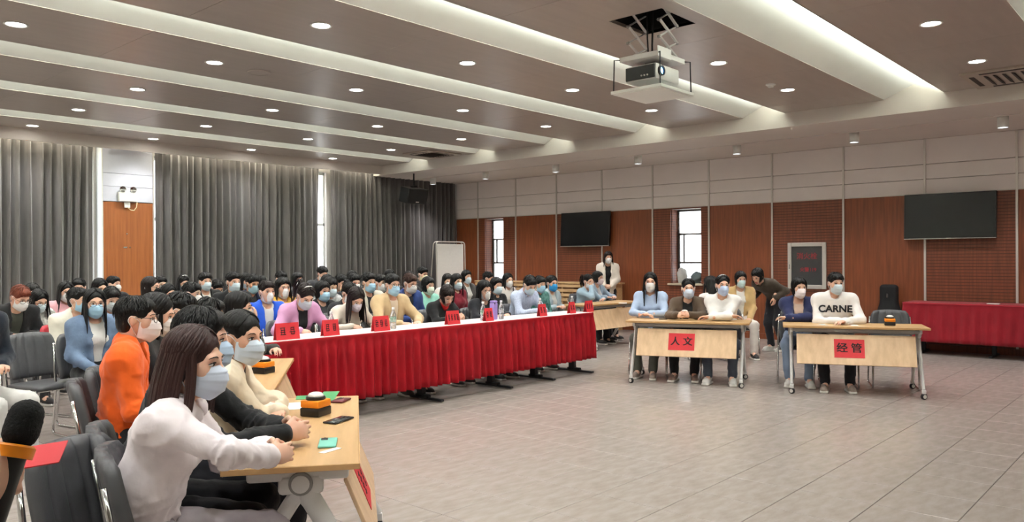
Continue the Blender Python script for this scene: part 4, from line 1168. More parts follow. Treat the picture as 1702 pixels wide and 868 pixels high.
def person(px, py, face, label, d=None, Y=None, X=None, top='sweater', tc=(30,30,32), inner=None, pants=(34,34,38), shoes=(40,38,38), hair='short', hc=HB, mask=MW, mk='pleat',
           glasses=False, male=False, lean=6, hy=0, hp=4, hr=0, arms='lap', stand=False, fine=False, skin=0, seed=0, width=1.0, chin_mask=False, spine=None, ln=None,
           hand_over=None, feet=.40, group=None, seat=None, hood=False, collar=None, world_head=None, zc=(1.10,1.42), mlabel=None, headband=None, grav_on=True, twist=0, hipz=None, bangs=None, chair_face=None):
    s_ = .92 if not male else 1.0
    hz = (hipz if hipz else (.885 if male else .85)) if stand else .545
    H = np.array([0, 0, hz])
    Rh = rotm(hy, hp, hr)
    def torso(Ls):
        u1 = np.array([0, math.sin(rad(lean*.6)), math.cos(rad(lean*.6))]); u2 = np.array([0, math.sin(rad(lean*1.25)), math.cos(rad(lean*1.25))])
        W = H+u1*Ls*.36; N_ = W+u2*Ls*.64
        nd = np.array([0, math.sin(rad(lean*.7+hp*.35)), math.cos(rad(lean*.7+hp*.35))])
        Pv = N_+nd*.035
        Hc = Pv + Rh @ np.array([0, .035, .110])
        return u1, u2, W, N_, Hc
    Ls = spine or (.50 if male else .475)
    # solve the spine so that the crown meets the photographed height
    if world_head is not None: wh = np.array(world_head)
    else: wh = at_d(px, py, d) if d else (on_y(px, py, Y) if Y else on_x(px, py, X))
    zt = min(max(wh[2], zc[0]), zc[1]) if not stand else wh[2]
    for _ in range(12):
        u1, u2, W, N_, Hc = torso(Ls); ht = Hc + Rh @ np.array([0, -.012, .128])
        Ls += (zt-ht[2])*.8
        Ls = min(max(Ls, .37), .60)
    u1, u2, W, N_, Hc = torso(Ls); ht = Hc + Rh @ np.array([0, -.012, .128])
    th = rad(face-90); cz, sz = math.cos(th), math.sin(th)
    off = np.array([cz*ht[0]-sz*ht[1], sz*ht[0]+cz*ht[1]])
    loc = (wh[0]-off[0], wh[1]-off[1], 0.0)
    sw = (.152 if not male else .180)*width
    S = {1: N_-u2*.052+np.array([sw, .0, 0]), -1: N_-u2*.052+np.array([-sw, .0, 0])}
    l1, l2 = (.265, .235) if not male else (.285, .255)
    spec = hand_over or ARMS[arms]
    arm = {}
    for (tg_, pole, hd, pn, hpz), s in zip(spec, (1, -1)):
        el, wr_ = ik(S[s], tg_, l1, l2, pole); arm[s] = (el, wr_, np.array(hd, float), np.array(pn, float), hpz)
    hipx = .085; lt, ls = (.43, .41)
    leg = {}
    for s in (1, -1):
        hj = H+np.array([s*hipx, .0, -.01])
        if stand: ank = np.array([s*.09, .0+.02*s, .085]); kn, ank = ik(hj, ank, (hz-.085)*.51, (hz-.085)*.51, (0, 1, 0))
        else: ank = np.array([s*(.09+.02*seed % .05), feet+.03*((seed*s) % 3), .085]); kn, ank = ik(hj, ank, lt, ls, (s*.15, .6, 1))
        leg[s] = (hj, kn, ank)
    X3 = np.eye(3)
    rb = .030 if not fine else .014
    rc = .025 if not fine else .0095
    Rt = np.stack([np.array([1, 0, 0]), np.cross(u2, [1, 0, 0]), u2])   # rows: lateral, front, up
    # body (skin)
    bp = [prim_ecap(H, W, .088, .078, (1.38*width, 1.0, 1), X3, .05), prim_ecap(W, N_-u2*.13, .078, .088, (1.38*width, 1.0, 1), Rt, .05), prim_cap(S[-1], S[1], .050, .050, .05), prim_cap(N_-u2*.04, N_+u2*.05, .050, .046, .04),
          prim_cap(N_, Hc+Rh @ np.array([0, -.035, -.08]), .048, .044, .03)]
    for s in (1, -1):
        el, w_, *_r = arm[s]
        bp += [prim_cap(S[s], el, .044, .036, .03), prim_cap(el, w_, .036, .024, .02)]
        hj, kn, an = leg[s]
        bp += [prim_cap(hj, kn, .076, .052, .04), prim_cap(kn, an, .050, .036, .03), prim_cap(an, an+np.array([0, .12, -.045]), .036, .030, .03)]
    V, Q, mi = sdf_mesh(bp, rb)
    Vs, Fs, Ms = [V], Q.tolist(), [0]*len(Q); n0 = len(V)
    hV, hQ, hM, eV, eF, eM = get_head(fine, male)
    Vs.append(hV @ Rh.T+Hc); Fs += (hQ+n0).tolist(); Ms += hM.tolist(); n0 += len(hV)
    Vs.append(eV @ Rh.T+Hc); Fs += [tuple(i+n0 for i in f) for f in eF]; Ms += eM; n0 += len(eV)
    for s in (1, -1):
        el, w_, hd, pn, pose_ = arm[s]
        y = hd/np.linalg.norm(hd); z = -(pn-y*(pn @ y)); z /= np.linalg.norm(z); x = np.cross(y, z)
        tV, tQ = get_hand(pose_, fine); tV = tV.copy(); tV = tV*(.92 if not male else 1.0)
        mir = (s == 1)     # right hand: thumb must point to the body's left
        if mir: tV[:, 0] *= -1; tQ = tQ[:, ::-1]
        Vs.append(tV @ np.stack([x, y, z])+w_); Fs += (tQ+n0).tolist(); Ms += [0]*len(tQ); n0 += len(tV)
    me = mesh_from('person', np.concatenate(Vs), Fs, Ms)
    body = link('person', me, [M_skins[skin], M_eyew, M_iris, M_lip], None, loc, th)
    tag(body, label, 'person', group)
    if twist: body.rotation_euler[2] += rad(twist)
    # trousers and shoes
    pp = [prim_ecap(H-np.array([0, .005, .005]), H+u1*.07, .104, .098, (1.32*width, 1.0, 1), X3, .05)]
    for s in (1, -1):
        hj, kn, an = leg[s]
        pp += [prim_cap(hj, kn, .092, .072, .05), prim_cap(kn, an+np.array([0, 0, .02]), .069, .058, .03)]
    V, Q, mi = sdf_mesh(pp, rc*1.15)
    N3 = vnormals(V, Q); V = V+N3*(wobble(V, 45, seed)*.006)[:, None]
    link('trousers', mesh_from('trousers', V, Q), cloth(pants), body)
    for s in (1, -1):
        an = leg[s][2]; o = link('shoe', shoe_mesh('a'), [mat('shoe_%d_%d_%d' % shoes, shoes, .6, noise=.15, nscale=25), mat('shoe_sole', (222,218,212), .6)], body)
        o.location = (an[0], an[1]-.0, 0); o.rotation_euler = (0, 0, -s*rad(8))
    # garments
    def torso_prims(o, sleeves=True, so=.0, low=.0, arm_end=1.0):
        pr = [prim_ecap(H+u1*(.03-low), W, .098+o, .090+o, (1.36*width, 1.02, 1), X3, .05), prim_ecap(W, N_-u2*.12, .090+o, .099+o, ((1.26 if not male else 1.36)*width, 1.02, 1), Rt, .06),
              prim_cap(S[-1]-u2*.005, S[1]-u2*.005, .052+o*.7, .052+o*.7, .06), prim_cap(N_-u2*.06, N_+u2*.012, .064+o*.5, .058+o*.5, .04)]
        for s in (1, -1): pr.append(prim_cap(N_+u2*.008, S[s]+u2*.004, .040+o*.6, .052+o*.6, .05))
        for s in (1, -1): pr.append(prim_cap(N_-u2*.125+np.array([s*sw*.62, -.012, 0]), W+np.array([s*.070*width, 0, 0]), .072+o, .070+o, .06))
        if not male: pr += [prim_ell(W+u2*(Ls*.30)+Rt[1]*(-.0)+np.array([0, .085*math.cos(rad(lean)), -.02]) + np.array([sx*.062, 0, 0]), (.056, .048, .056), .06) for sx in (-1, 1)]
        if sleeves:
            for s in (1, -1):
                el, w_, *_r = arm[s]; fa_ = w_-el; fl_ = np.linalg.norm(fa_)
                e2 = el+fa_*(arm_end if arm_end < 1 else 1.0-.012/fl_)
                pr += [prim_cap(S[s], el, (.050 if not male else .056)+so, (.043 if not male else .046)+so, .06), prim_cap(el, e2, .047+so, .038+so*.8, .025)]
                if arm_end >= .99: pr.append(prim_cap(e2-fa_/fl_*.03, e2+fa_/fl_*.004, .039+so*.6, .037+so*.6, .01))
        return pr
    neck_cut = prim_cap(N_+u2*.0+np.array([0, .02, 0]), Hc+Rh @ np.array([0, -.01, -.09]), .056, .054, .015, op=-1)
    inner_c = inner
    if inner_c is not None:
        V, Q, mi = sdf_mesh(torso_prims(-.004, sleeves=False)+[neck_cut], rc)
        link('shirt', mesh_from('shirt', V, Q), cloth(inner_c), body)
    o_, so_ = {'sweater': (.008, .004), 'hoodie': (.016, .010), 'jacket': (.018, .010), 'shirt': (.006, .004), 'coat': (.028, .014), 'tee': (.006, .006)}[top]
    tp = torso_prims(o_, True, so_, low=.10 if top == 'coat' else (.06 if top in ('jacket', 'hoodie') else .02), arm_end=.05 if top == 'tee' else 1.0)
    if hood or top == 'hoodie':
        tp += [prim_ecap(N_-u2*.03+np.array([-.055, -.06, 0]), N_-u2*.03+np.array([.055, -.06, 0]), .050, .050, (1, .9, 1.1), X3, .04), prim_cap(N_+np.array([-.07, -.02, 0]), N_+np.array([-.04, .075, -.045]), .032, .024, .02), prim_cap(N_+np.array([.07, -.02, 0]), N_+np.array([.04, .075, -.045]), .032, .024, .02)]
    if collar or top in ('jacket', 'shirt', 'coat'):
        for sx in (-1, 1): tp.append(prim_cap(N_+np.array([sx*.052, -.035, .012]), N_+np.array([sx*.045, .072, -.045]), .022, .018, .012, m=0))
        tp.append(prim_cap(N_+np.array([-.052, -.035, .014]), N_+np.array([.052, -.035, .014]), .022, .022, .012))
    tp.append(neck_cut)
    if inner_c is not None:      # open front showing the shirt
        Rz = Rt
        cen = (W+N_)*.5
        for k_ in range(7):
            t = k_/6; q = (H+u1*.02)*(1-t)+N_*t
            tp.append(prim_box(q+Rt[1]*.0+np.array([0, .13*math.cos(rad(lean)), -.13*math.sin(rad(lean))]), (.030+.030*t, .115, Ls/11), .02, .012, op=-1, R=Rt))
    V, Q, mi = sdf_mesh(tp, rc)
    N3 = vnormals(V, Q); amp = .005 if not fine else .0045
    w1 = wobble(V*np.array([1, 1, .75]), 34, seed+3); w2 = wobble(V, 75, seed+9) if fine else 0
    disp = amp*w1+.0022*w2
    # creases gather around the elbows, wrists, arm pits and waist
    nz = wobble(V, 22, seed+5)
    for s in (1, -1):
        el, w_, *_r = arm[s]
        for a_, b_, ce in ((S[s], el, 1.0), (el, w_, .15)):
            ab = b_-a_; L_ = np.linalg.norm(ab); u_ = ab/L_; q_ = V-a_; t_ = np.clip(q_ @ u_/L_, 0, 1)
            dist = np.linalg.norm(q_-t_[:, None]*ab, axis=1); wgt = np.clip(1-(dist-.045)/.035, 0, 1)*np.exp(-((t_-ce)/.38)**2)
            disp = disp + wgt*(.011 if fine else .008)*((1-np.abs(np.sin(t_*L_*36+nz*2.8+s)))**2-.3)
    dW = V-(W*.6+H*.4); zz_ = dW @ u1; wgt = np.exp(-(zz_/.10)**2)*np.clip(1-np.abs(V[:, 0])/.30, 0, 1)
    disp = disp + wgt*(.016 if fine else .009)*((1-np.abs(np.sin(zz_*36+nz*2.4+V[:, 0]*9)))**2-.3)
    rdg = (1-np.abs(wobble(V @ np.array([[1, 0, .25], [0, 1, .2], [0, 0, .55]]), 20, seed+21)))**4
    disp = disp + (.010 if fine else .006)*(rdg-.25)
    hem = ((V-H) @ u1) - (.03-(.10 if top == 'coat' else (.06 if top in ('jacket', 'hoodie') else .02))-.09)
    isarm = np.min([np.linalg.norm(V-arm[s][0], axis=1) for s in (1, -1)]+[np.linalg.norm(V-arm[s][1], axis=1) for s in (1, -1)], axis=0) < .2
    disp = disp*np.where(isarm, 1, np.clip(hem/.09, .1, 1))
    V = V+N3*disp[:, None]
    gn = {'sweater': 'sweater', 'hoodie': 'hoodie', 'jacket': 'jacket', 'shirt': 'shirt', 'coat': 'coat', 'tee': 'shirt'}[top]
    mt = tc if not isinstance(tc, tuple) else cloth(tc)
    garment = link(gn, mesh_from(gn, V, Q), mt, body)
    # hair, mask, glasses
    Mh = Matrix(np.block([[Rh, Hc[:, None]], [np.zeros((1, 3)), np.ones((1, 1))]]).tolist())
    grav = -(hp) if (grav_on and hair not in ('short', 'shortmess', 'pony', 'bun')) else 0
    hm = get_hair(hair, fine, seed, -grav if grav_on else 0, ln, bangs)
    link('hair', hm, M_hair(hc), body, mw=Mh)
    if headband:
        o = MB().tube([(.076*math.cos(a), .015, .036+.094*math.sin(a)) for a in np.linspace(rad(25), rad(155), 12)], .007, 6).build('hair_band', mat('band_white', (235,232,228), .5), body, True); o.matrix_local = Mh
    if mask:
        Mm = Mh @ Matrix.Translation((0, -.018, -.075)) @ Matrix.Rotation(rad(-30), 4, 'X') @ Matrix.Translation((0, 0, .01)) if chin_mask else Mh
        fm = link('face_mask', MASKS[mk], M_mask(mask), body, mw=Mm)
        for lm_ in (LOOPS if not chin_mask else []): link('ear_loop', lm_, M_loop, fm)
    if glasses: link('glasses', GL, M_glass, body, mw=Mh)
    info = dict(body=body, loc=loc, th=th, garment=garment, N=N_, Hc=Hc, Rh=Rh, W=W, H=H, arm=arm, u2=u2, top=wh, face=face)
    PERSONS.append((label, loc, face, stand, seat, lean, chair_face))
    return info
AUD = 'seated audience behind the judges'
FA = -90
# ---- three people at the near table
def at_seat(base, s, n, z): p = seat_pt(base, s, n); return (p[0], p[1], z)
W1 = person(320, 540, -36.9, 'person in a pale pink white sweatshirt with auburn hair leaning on the near table', world_head=at_d(322, 541, 2.78), top='sweater', collar=True, tc=(240,230,232), pants=(168,160,164), hair='long', bangs=False, hc=(54,31,28), width=1.08, chair_face=-24, mask=(216,226,242), hand_over=[((.075,.45,.825),(.95,.4,-.05),(-.6,.8,.05),(-.9,0,-.2),'hold'),((-.065,.43,.82),(-.5,-.1,-.8),(.6,.8,.05),(.9,0,-.2),'hold')],
   lean=15, hp=6, hy=-14, fine=True, seed=1, ln=.23, seat='n', zc=(1.1,1.5))
W2 = person(318, 507, -36.9, 'person in a black top between the pink white sweatshirt and the cream hoodie', world_head=at_d(335, 510, 3.18), top='sweater', tc=(22,22,24), pants=(24,24,28), hair='short', mask=(190,212,236), hand_over=[((.06,.55,.815),(.15,-.3,-.9),(-.45,.9,.05),(-.9,.0,-.2),'hold'),((-.06,.53,.815),(-.8,-.1,-.5),(.5,.85,.05),(.9,.0,-.2),'hold')], chair_face=-24, lean=17, hp=6, fine=True, male=True, seed=2, seat='n')
W3 = person(405, 515, -36.9, 'person in a cream and black hooded sweatshirt with folded arms at the near table', world_head=at_d(400, 516, 3.75), top='hoodie', tc=(238,222,196), inner=(24,24,26), pants=(50,50,56), hair='pony', mask=(214,226,240), arms='cross', lean=16, hp=4, hy=-32, fine=True, seed=3, skin=1, seat='n')
# ---- second table
O1 = person(224, 492, -28, 'person in a bright orange jacket with glasses and white mask', d=4.35, top='jacket', tc=(236,98,30), inner=(40,38,38), pants=(30,30,34), hair='short', mask=(244,232,230), glasses=True, male=True, lean=4, hp=2, hy=-4, arms='lap', fine=True, seed=4, seat='n', chair_face=-22)
person(266, 488, -36.9, 'person with black hair and black coat next to the orange jacket', d=4.8, tc=(18,18,20), top='jacket', hair='long', mask=MW, lean=6, hp=14, arms='table', seed=5, seat='n', ln=.14)
person(303, 486, -36.9, 'person with dark hair at the second table two seats from the orange jacket', d=5.27, tc=(44,44,46), hair='short', mask=MW, male=True, lean=6, hp=12, arms='table', seed=6, seat='n')
person(397, 485, -36.9, 'person in a dark grey jacket with parted black hair beside the red table', d=6.25, tc=(66,66,64), top='jacket', hair='bob', mask=MW, lean=8, hp=6, arms='face', seed=7, seat='n')
person(352, 495, -36.9, 'person in black with black hair third from the orange jacket', d=5.8, tc=(24,24,26), hair='short', mask=MW, lean=6, hp=12, arms='table', seed=8, male=True, seat='n')
# ---- left audience
person(-30, 466, -62, 'person in a dark navy hooded jacket with pale trousers at the frame edge', d=5.7, top='hoodie', tc=(28,34,46), pants=(206,204,200), hair='short', mask=MW, male=True, lean=10, hp=8, arms='phone', seed=1, group=AUD, seat='n')
person(38, 476, -78, 'person with reddish brown hair, glasses and black jacket looking down', d=8.25, top='jacket', tc=(30,30,32), inner=(64,66,58), hair='short', hc=HRED, glasses=True, male=True, lean=16, hp=26, hy=6, arms='phone', seed=2, group=AUD, pants=(60,60,62))
person(68, 482, -80, 'person in a white patterned top looking down at a phone', d=9.0, tc=mat('white_print', (226,224,216), .85, noise=.8, nscale=18, col2=(120,120,112)), hair='long', mask=ML, glasses=True, lean=10, hp=24, arms='phone', seed=3, group=AUD)
person(129, 478, -72, 'person in a cream jacket with blue mask beside the denim jacket', d=7.9, top='jacket', tc=(228,224,208), inner=(30,30,30), hair='short', mask=MB_, male=True, lean=4, hp=2, hy=14, arms='lap', seed=4, group=AUD, pants=(34,34,36))
person(157, 480, -84, 'person in a blue denim jacket with very long black hair and glasses', d=6.9, top='jacket', tc=mat('denim', (104,124,152), .85, noise=.25, nscale=14, bump=.3, bscale=40), inner=(232,230,226), hair='longfront', mask=MB_, glasses=True, lean=4, hp=4, hy=-14, arms='lap', seed=5, group=AUD, ln=.36, pants=(26,26,28), shoes=(40,40,42))
person(110, 468, FA, 'person in a pink top with long black hair and white mask', d=9.9, tc=(236,178,186), hair='long', lean=4, hp=10, seed=6, group=AUD)
person(54, 471, FA, 'person with black hair half hidden behind the reddish brown haired one', d=10.2, tc=(40,40,44), hair='short', lean=6, hp=10, seed=7, group=AUD, male=True)
person(131, 463, FA, 'person with black hair before the first curtain edge', d=10.9, tc=(30,30,36), hair='short', lean=4, hp=8, hy=-20, seed=8, group=AUD, male=True)
person(167, 463, FA, 'person with white mask in front of the pale window edge', d=10.4, tc=(70,70,74), hair='long', lean=4, hp=14, hy=10, seed=9, group=AUD)
person(188, 459, FA, 'person with short black hair in front of the orange door panel', d=12.1, tc=(36,36,40), hair='short', male=True, lean=2, hp=2, hy=30, seed=10, group=AUD)
person(187, 478, FA, 'person with grey mask looking down behind the denim jacket', d=8.5, tc=(120,136,150), hair='short', mask=(186,192,194), lean=8, hp=22, seed=11, group=AUD, male=True)
person(250, 460, -70, 'person with long hair, glasses and black mask before the orange door panel', d=9.2, tc=(34,30,32), hair='long', hc=HDB, mask=(22,22,24), glasses=True, lean=4, hp=2, hy=16, seed=12, group=AUD, ln=.2)
person(267, 459, FA, 'person with black hair beside the right edge of the door panel', d=11.4, tc=(32,32,36), hair='short', male=True, lean=4, hp=4, seed=13, group=AUD)
person(280, 472, FA, 'person with centre parted hair behind the dark heads of the second table', d=9.9, tc=(90,90,92), hair='long', lean=6, hp=6, hy=10, seed=14, group=AUD)
person(306, 457, FA, 'person with white hair band leaning the head down before the second curtain', d=12.6, tc=(34,34,38), hair='long', lean=6, hp=18, seed=15, group=AUD, headband=True)
person(341, 453, FA, 'person in an open black jacket over a white shirt with pale blue mask', d=10.9, top='jacket', tc=(30,30,30), inner=(232,228,222), hair='shortmess', mask=ML, male=True, lean=2, hp=2, hy=-4, seed=16, group=AUD)
person(320, 469, FA, 'person with black hair and white collar turned away in front of the open black jacket', d=8.9, top='shirt', tc=(220,218,214), hair='short', male=True, lean=6, hp=10, hy=35, seed=17, group=AUD)
person(363, 466, FA, 'person in a bright blue jacket mostly hidden between two men', d=11.5, top='jacket', tc=(30,78,196), hair='short', lean=14, hp=26, male=True, seed=18, group=AUD)
person(388, 452, FA, 'person in black with a tousled fringe and pale mask', d=9.8, tc=(26,26,28), hair='shortmess', mask=ML, male=True, lean=2, hp=4, hy=-4, seed=19, group=AUD)
person(409, 454, FA, 'person with pale mask half hidden behind the man in navy', d=12.3, tc=(60,60,66), hair='long', mask=ML, lean=4, hp=4, seed=20, group=AUD)
person(421, 456, FA, 'person in a dark navy jacket with pale blue mask looking down', d=10.6, top='jacket', tc=(34,40,66), inner=(30,30,34), hair='short', mask=(176,212,224), male=True, lean=4, hp=14, skin=2, seed=21, group=AUD)
person(434, 458, FA, 'person peeking out beside the navy jacket before the second curtain', d=13.2, tc=(70,66,60), hair='long', mask=None, lean=4, hp=6, seed=22, group=AUD)
person(443, 466, FA, 'person in a royal blue varsity jacket with large white mask', d=8.7, top='jacket', tc=(38,88,206), inner=(234,232,228), hair='short', hc=HDB, mk='fold', male=True, lean=2, hp=2, hy=-6, seed=23, group=AUD)
person(468, 451, FA, 'person with black hair against the second curtain behind the yellow hoodie', d=12.6, tc=(40,40,44), hair='short', male=True, lean=4, hp=10, seed=24, group=AUD)
person(470, 461, FA, 'person in a yellow hoodie with long black hair and white mask', d=9.4, top='hoodie', tc=(240,186,84), hair='long', lean=2, hp=2, hy=-10, seed=25, group=AUD, mk='fold')
person(494, 453, FA, 'person with shoulder length hair and white mask before the second curtain', d=12.3, tc=(80,78,80), hair='bob', lean=2, hp=2, seed=26, group=AUD)
person(537, 443, FA, 'person with bushy black hair in front of the bright window gap', d=13.6, tc=(60,60,64), hair='shortmess', male=True, lean=2, hp=16, seed=27, group=AUD, zc=(1.1,1.5))
person(536, 467, FA, 'person in a black jacket with white stripes and blue mask', d=9.65, top='jacket', tc=(26,26,28), inner=(42,42,46), hair='bob', mask=MB_, lean=2, hp=4, seed=28, group=AUD)
person(545, 457, FA, 'person with dark hair behind the striped black jacket', d=11.2, tc=(36,36,40), hair='long', lean=6, hp=12, seed=29, group=AUD)
person(551, 461, FA, 'person in a black and white jacket looking down beside the window gap', d=10.4, tc=mat('bw_print', (224,222,218), .85, noise=.9, nscale=9, col2=(30,34,32)), hair='bob', mask=ML, lean=6, hp=16, seed=30, group=AUD)
person(568, 456, FA, 'person raising a hand beside the third curtain', d=11.7, tc=(40,40,44), hair='short', male=True, lean=4, hp=14, arms='face', mask=None, seed=31, group=AUD)
person(586, 450, FA, 'person with black hair peeking up before the third curtain', d=13.6, tc=(50,50,54), hair='long', lean=2, hp=6, seed=32, group=AUD)
person(589, 455, FA, 'person with short black hair and white mask behind the beige sweater', d=11.0, tc=(44,44,48), hair='short', male=True, lean=2, hp=8, hy=-10, seed=33, group=AUD)
person(583, 470, FA, 'person with black hair tied in a bun behind the beige sweater', d=9.2, tc=(34,34,38), hair='bun', lean=6, hp=18, seed=34, group=AUD)
person(613, 453, FA, 'person in a light jacket with blue mask beside the tan jacket', d=10.0, top='jacket', tc=(216,208,194), inner=(40,40,42), hair='shortmess', mask=MB_, male=True, lean=2, hp=4, hy=-6, seed=35, group=AUD)
person(648, 448, FA, 'person with black hair against the third curtain above the tan jacket', d=14.0, tc=(50,50,54), hair='long', lean=2, hp=4, seed=36, group=AUD)
person(633, 456, FA, 'person with black hair between the light jacket and the tan jacket', d=11.6, tc=(36,36,40), hair='short', male=True, lean=2, hp=6, seed=37, group=AUD)
person(683, 455, FA, 'person in a navy blue jacket with brown hair and glasses looking at a phone', d=10.3, top='jacket', tc=(40,62,120), inner=(30,32,44), hair='short', hc=HBR, glasses=True, male=True, lean=6, hp=14, hy=4, arms='phone', seed=38, group=AUD)
person(680, 451, FA, 'person with dark hair hidden behind the brown haired man', d=13.0, tc=(40,40,44), hair='short', male=True, lean=2, hp=4, seed=39, group=AUD)
person(703, 444, FA, 'person with black hair and pale yellow mask before the third curtain', d=13.9, tc=(60,60,62), hair='shortmess', mask=(236,226,190), male=True, lean=2, hp=10, seed=40, group=AUD, zc=(1.1,1.5))
person(712, 460, FA, 'person in a mint green top with pale mask and fringe', d=11.1, tc=(160,222,204), hair='bob', mask=(226,234,216), lean=2, hp=8, hy=-6, seed=41, group=AUD)
person(744, 455, FA, 'person with long black hair in a white fleece coat in front of the whiteboard', d=13.2, top='coat', tc=(232,224,214), hair='longback', lean=4, hp=8, hy=-25, seed=42, group=AUD)
person(759, 455, FA, 'person in a maroon top with pale blue mask', d=12.3, tc=(118,24,40), hair='longback', mask=ML, lean=2, hp=4, hy=-10, seed=43, group=AUD)
person(775, 449, FA, 'person in a grey jacket over white near the whiteboard', d=14.5, top='jacket', tc=(86,82,80), inner=(232,230,226), hair='bob', mask=ML, lean=2, hp=2, hy=-8, seed=44, group=AUD)
person(812, 452, FA, 'person with black hair in front of the first bright window', d=15.0, tc=(44,44,48), hair='short', lean=2, hp=10, seed=45, group=AUD, male=True, hy=25)
person(825, 461, FA, 'person in a black top with fringe and pale mask behind the glasses woman', d=11.7, tc=(26,26,28), hair='bob', mask=ML, lean=2, hp=4, hy=-14, seed=46, group=AUD)
person(844, 454, FA, 'person in a white top with long hair beside the first window', d=14.0, tc=(232,226,220), hair='long', lean=2, hp=4, hy=-12, seed=47, group=AUD)
# ---- judges
JG = 'judges behind the red table'
person(512, 474, FA, 'person in a lilac pink jacket writing at the red table', Y=6.9, top='jacket', tc=(214,160,200), inner=(28,28,30), hair='pony', hc=HDB, mask=(206,214,224), lean=20, hp=34, hy=-6, arms='write', seed=1, group=JG, headband=True)
person(596, 480, FA, 'person in a beige sweater with long dark hair bent over the red table', Y=6.92, tc=(226,214,200), hair='long', hc=HDB, mask=(222,216,226), lean=22, hp=36, hy=-8, arms='write', seed=3, group=JG)
person(652, 455, FA, 'person in a tan jacket with glasses and blue mask at the red table', Y=7.05, top='jacket', tc=(206,178,138), inner=(226,206,182), hair='short', mask=MB_, glasses=True, male=True, lean=6, hp=4, hy=-8, arms='table', seed=4, group=JG)
person(747, 476, FA, 'person in a black cardigan with red mask under the chin looking down', Y=6.95, tc=(24,24,26), hair='bob', hc=HDB, mask=(196,40,40), chin_mask=True, lean=20, hp=34, hy=-14, arms='clasp', seed=5, group=JG)
person(804, 466, FA, 'person in a black jacket with glasses and white mask at the red table', Y=7.0, top='jacket', tc=(28,28,34), inner=(36,36,38), hair='longback', mk='fold', glasses=True, lean=12, hp=6, hy=-16, hr=6, arms='table', seed=6, group=JG)
person(884, 460, FA, 'person in a blue striped shirt looking down at the red table', Y=6.95, top='shirt', tc=mat('striped_shirt', (206,214,232), .8, noise=.35, nscale=22, stretch=(9,9,.4), col2=(150,164,196)), hair='short', mask=ML, male=True, lean=18, hp=32, hy=-16, arms='clasp', seed=7, group=JG)
person(898, 459, FA, 'person in a dark green patterned top half hidden by the striped shirt', Y=7.75, tc=mat('green_print', (24,76,72), .85, noise=.7, nscale=16, col2=(120,170,165)), hair='short', mask=MB_, lean=8, hp=10, hy=-12, arms='lap', seed=8, group=AUD, male=True)
person(917, 458, FA, 'person in a pale grey blue jacket with bright blue mask', Y=7.95, top='jacket', tc=(170,186,194), inner=(222,222,218), hair='pony', mask=MC, lean=8, hp=4, hy=-14, arms='phone', seed=9, group=AUD)
# ---- back table
person(978, 456, FA, 'person in a light blue shirt with glasses resting chin on hand', Y=8.35, top='shirt', tc=(160,184,202), hair='pony', glasses=True, lean=12, hp=6, hy=-14, arms='face', seed=10)
person(993, 451, FA, 'person in a pale denim jacket whispering beside the light blue shirt', Y=8.62, top='jacket', tc=(150,168,186), inner=(222,224,226), hair='bob', mask=(240,220,222), lean=8, hp=4, hy=10, arms='table', seed=11)
# ---- standing people
person(1011, 418, 215, 'person standing in a white fleece coat with hands clasped by the wall', X=13.35, top='coat', tc=(236,226,212), inner=(24,22,22), hair='longback', hc=HDB, lean=1, hp=4, hy=12, arms='clasp_front', stand=True, seed=12, pants=(26,26,30), shoes=(220,216,210))
# ---- humanities table
person(1081, 453, RFACE, 'person in a light blue blouse with long straight black hair', d=10.25, top='shirt', tc=(178,196,224), hair='longfront', lean=4, hp=2, hy=8, arms='cross', hand_over=[((.03,.36,.80),(.9,-.3,-.4),(-.9,.3,0),(0,0,-1),'relax'),((-.03,.34,.81),(-.9,-.3,-.4),(.9,.3,0),(0,0,-1),'relax')], seed=13, pants=(84,84,76), shoes=(150,134,124), seat='r', ln=.40)
person(1144, 463, RFACE, 'person in a brown blazer over black behind the humanities sign', d=10.0, top='jacket', tc=(88,72,58), inner=(26,24,24), hair='pony', mask=(206,216,232), lean=8, hp=2, hy=14, arms='clasp', seed=14, pants=(26,26,28), shoes=(122,100,90), seat='r')
person(1201, 457, RFACE, 'person in a white sweater with white hair band and folded arms', d=9.65, tc=(242,240,236), hair='pony', mask=(190,208,238), lean=10, hp=2, hy=18, arms='cross', seed=15, pants=(66,72,84), shoes=(206,204,200), seat='r', headband=True, male=False)
# ---- economics table
GI1 = person(1328, 461, GFACE, 'person in a navy cardigan with black bob hair and white mask', d=9.5, top='jacket', tc=(38,44,82), inner=(206,178,160), hair='long', mask=(246,236,238), lean=10, hp=2, hy=18, arms='cross', seed=16, pants=(120,136,160), shoes=(222,218,212), seat='r', ln=.13)
GI2 = person(1389, 453, GFACE, 'person in a white hoodie with black lettering on the chest', d=9.15, top='hoodie', tc=(244,240,236), hair='short', mask=ML, male=True, lean=8, hp=4, hy=16, arms='clasp', hand_over=[((-.03,.33,.785),(.9,-.3,-.4),(-1,.2,0),(0,0,-1),'relax'),((-.08,.38,.785),(-.9,-.3,-.4),(.6,.7,0),(0,0,-1),'relax')], seed=17, pants=(26,26,30), shoes=(150,134,124), seat='r')
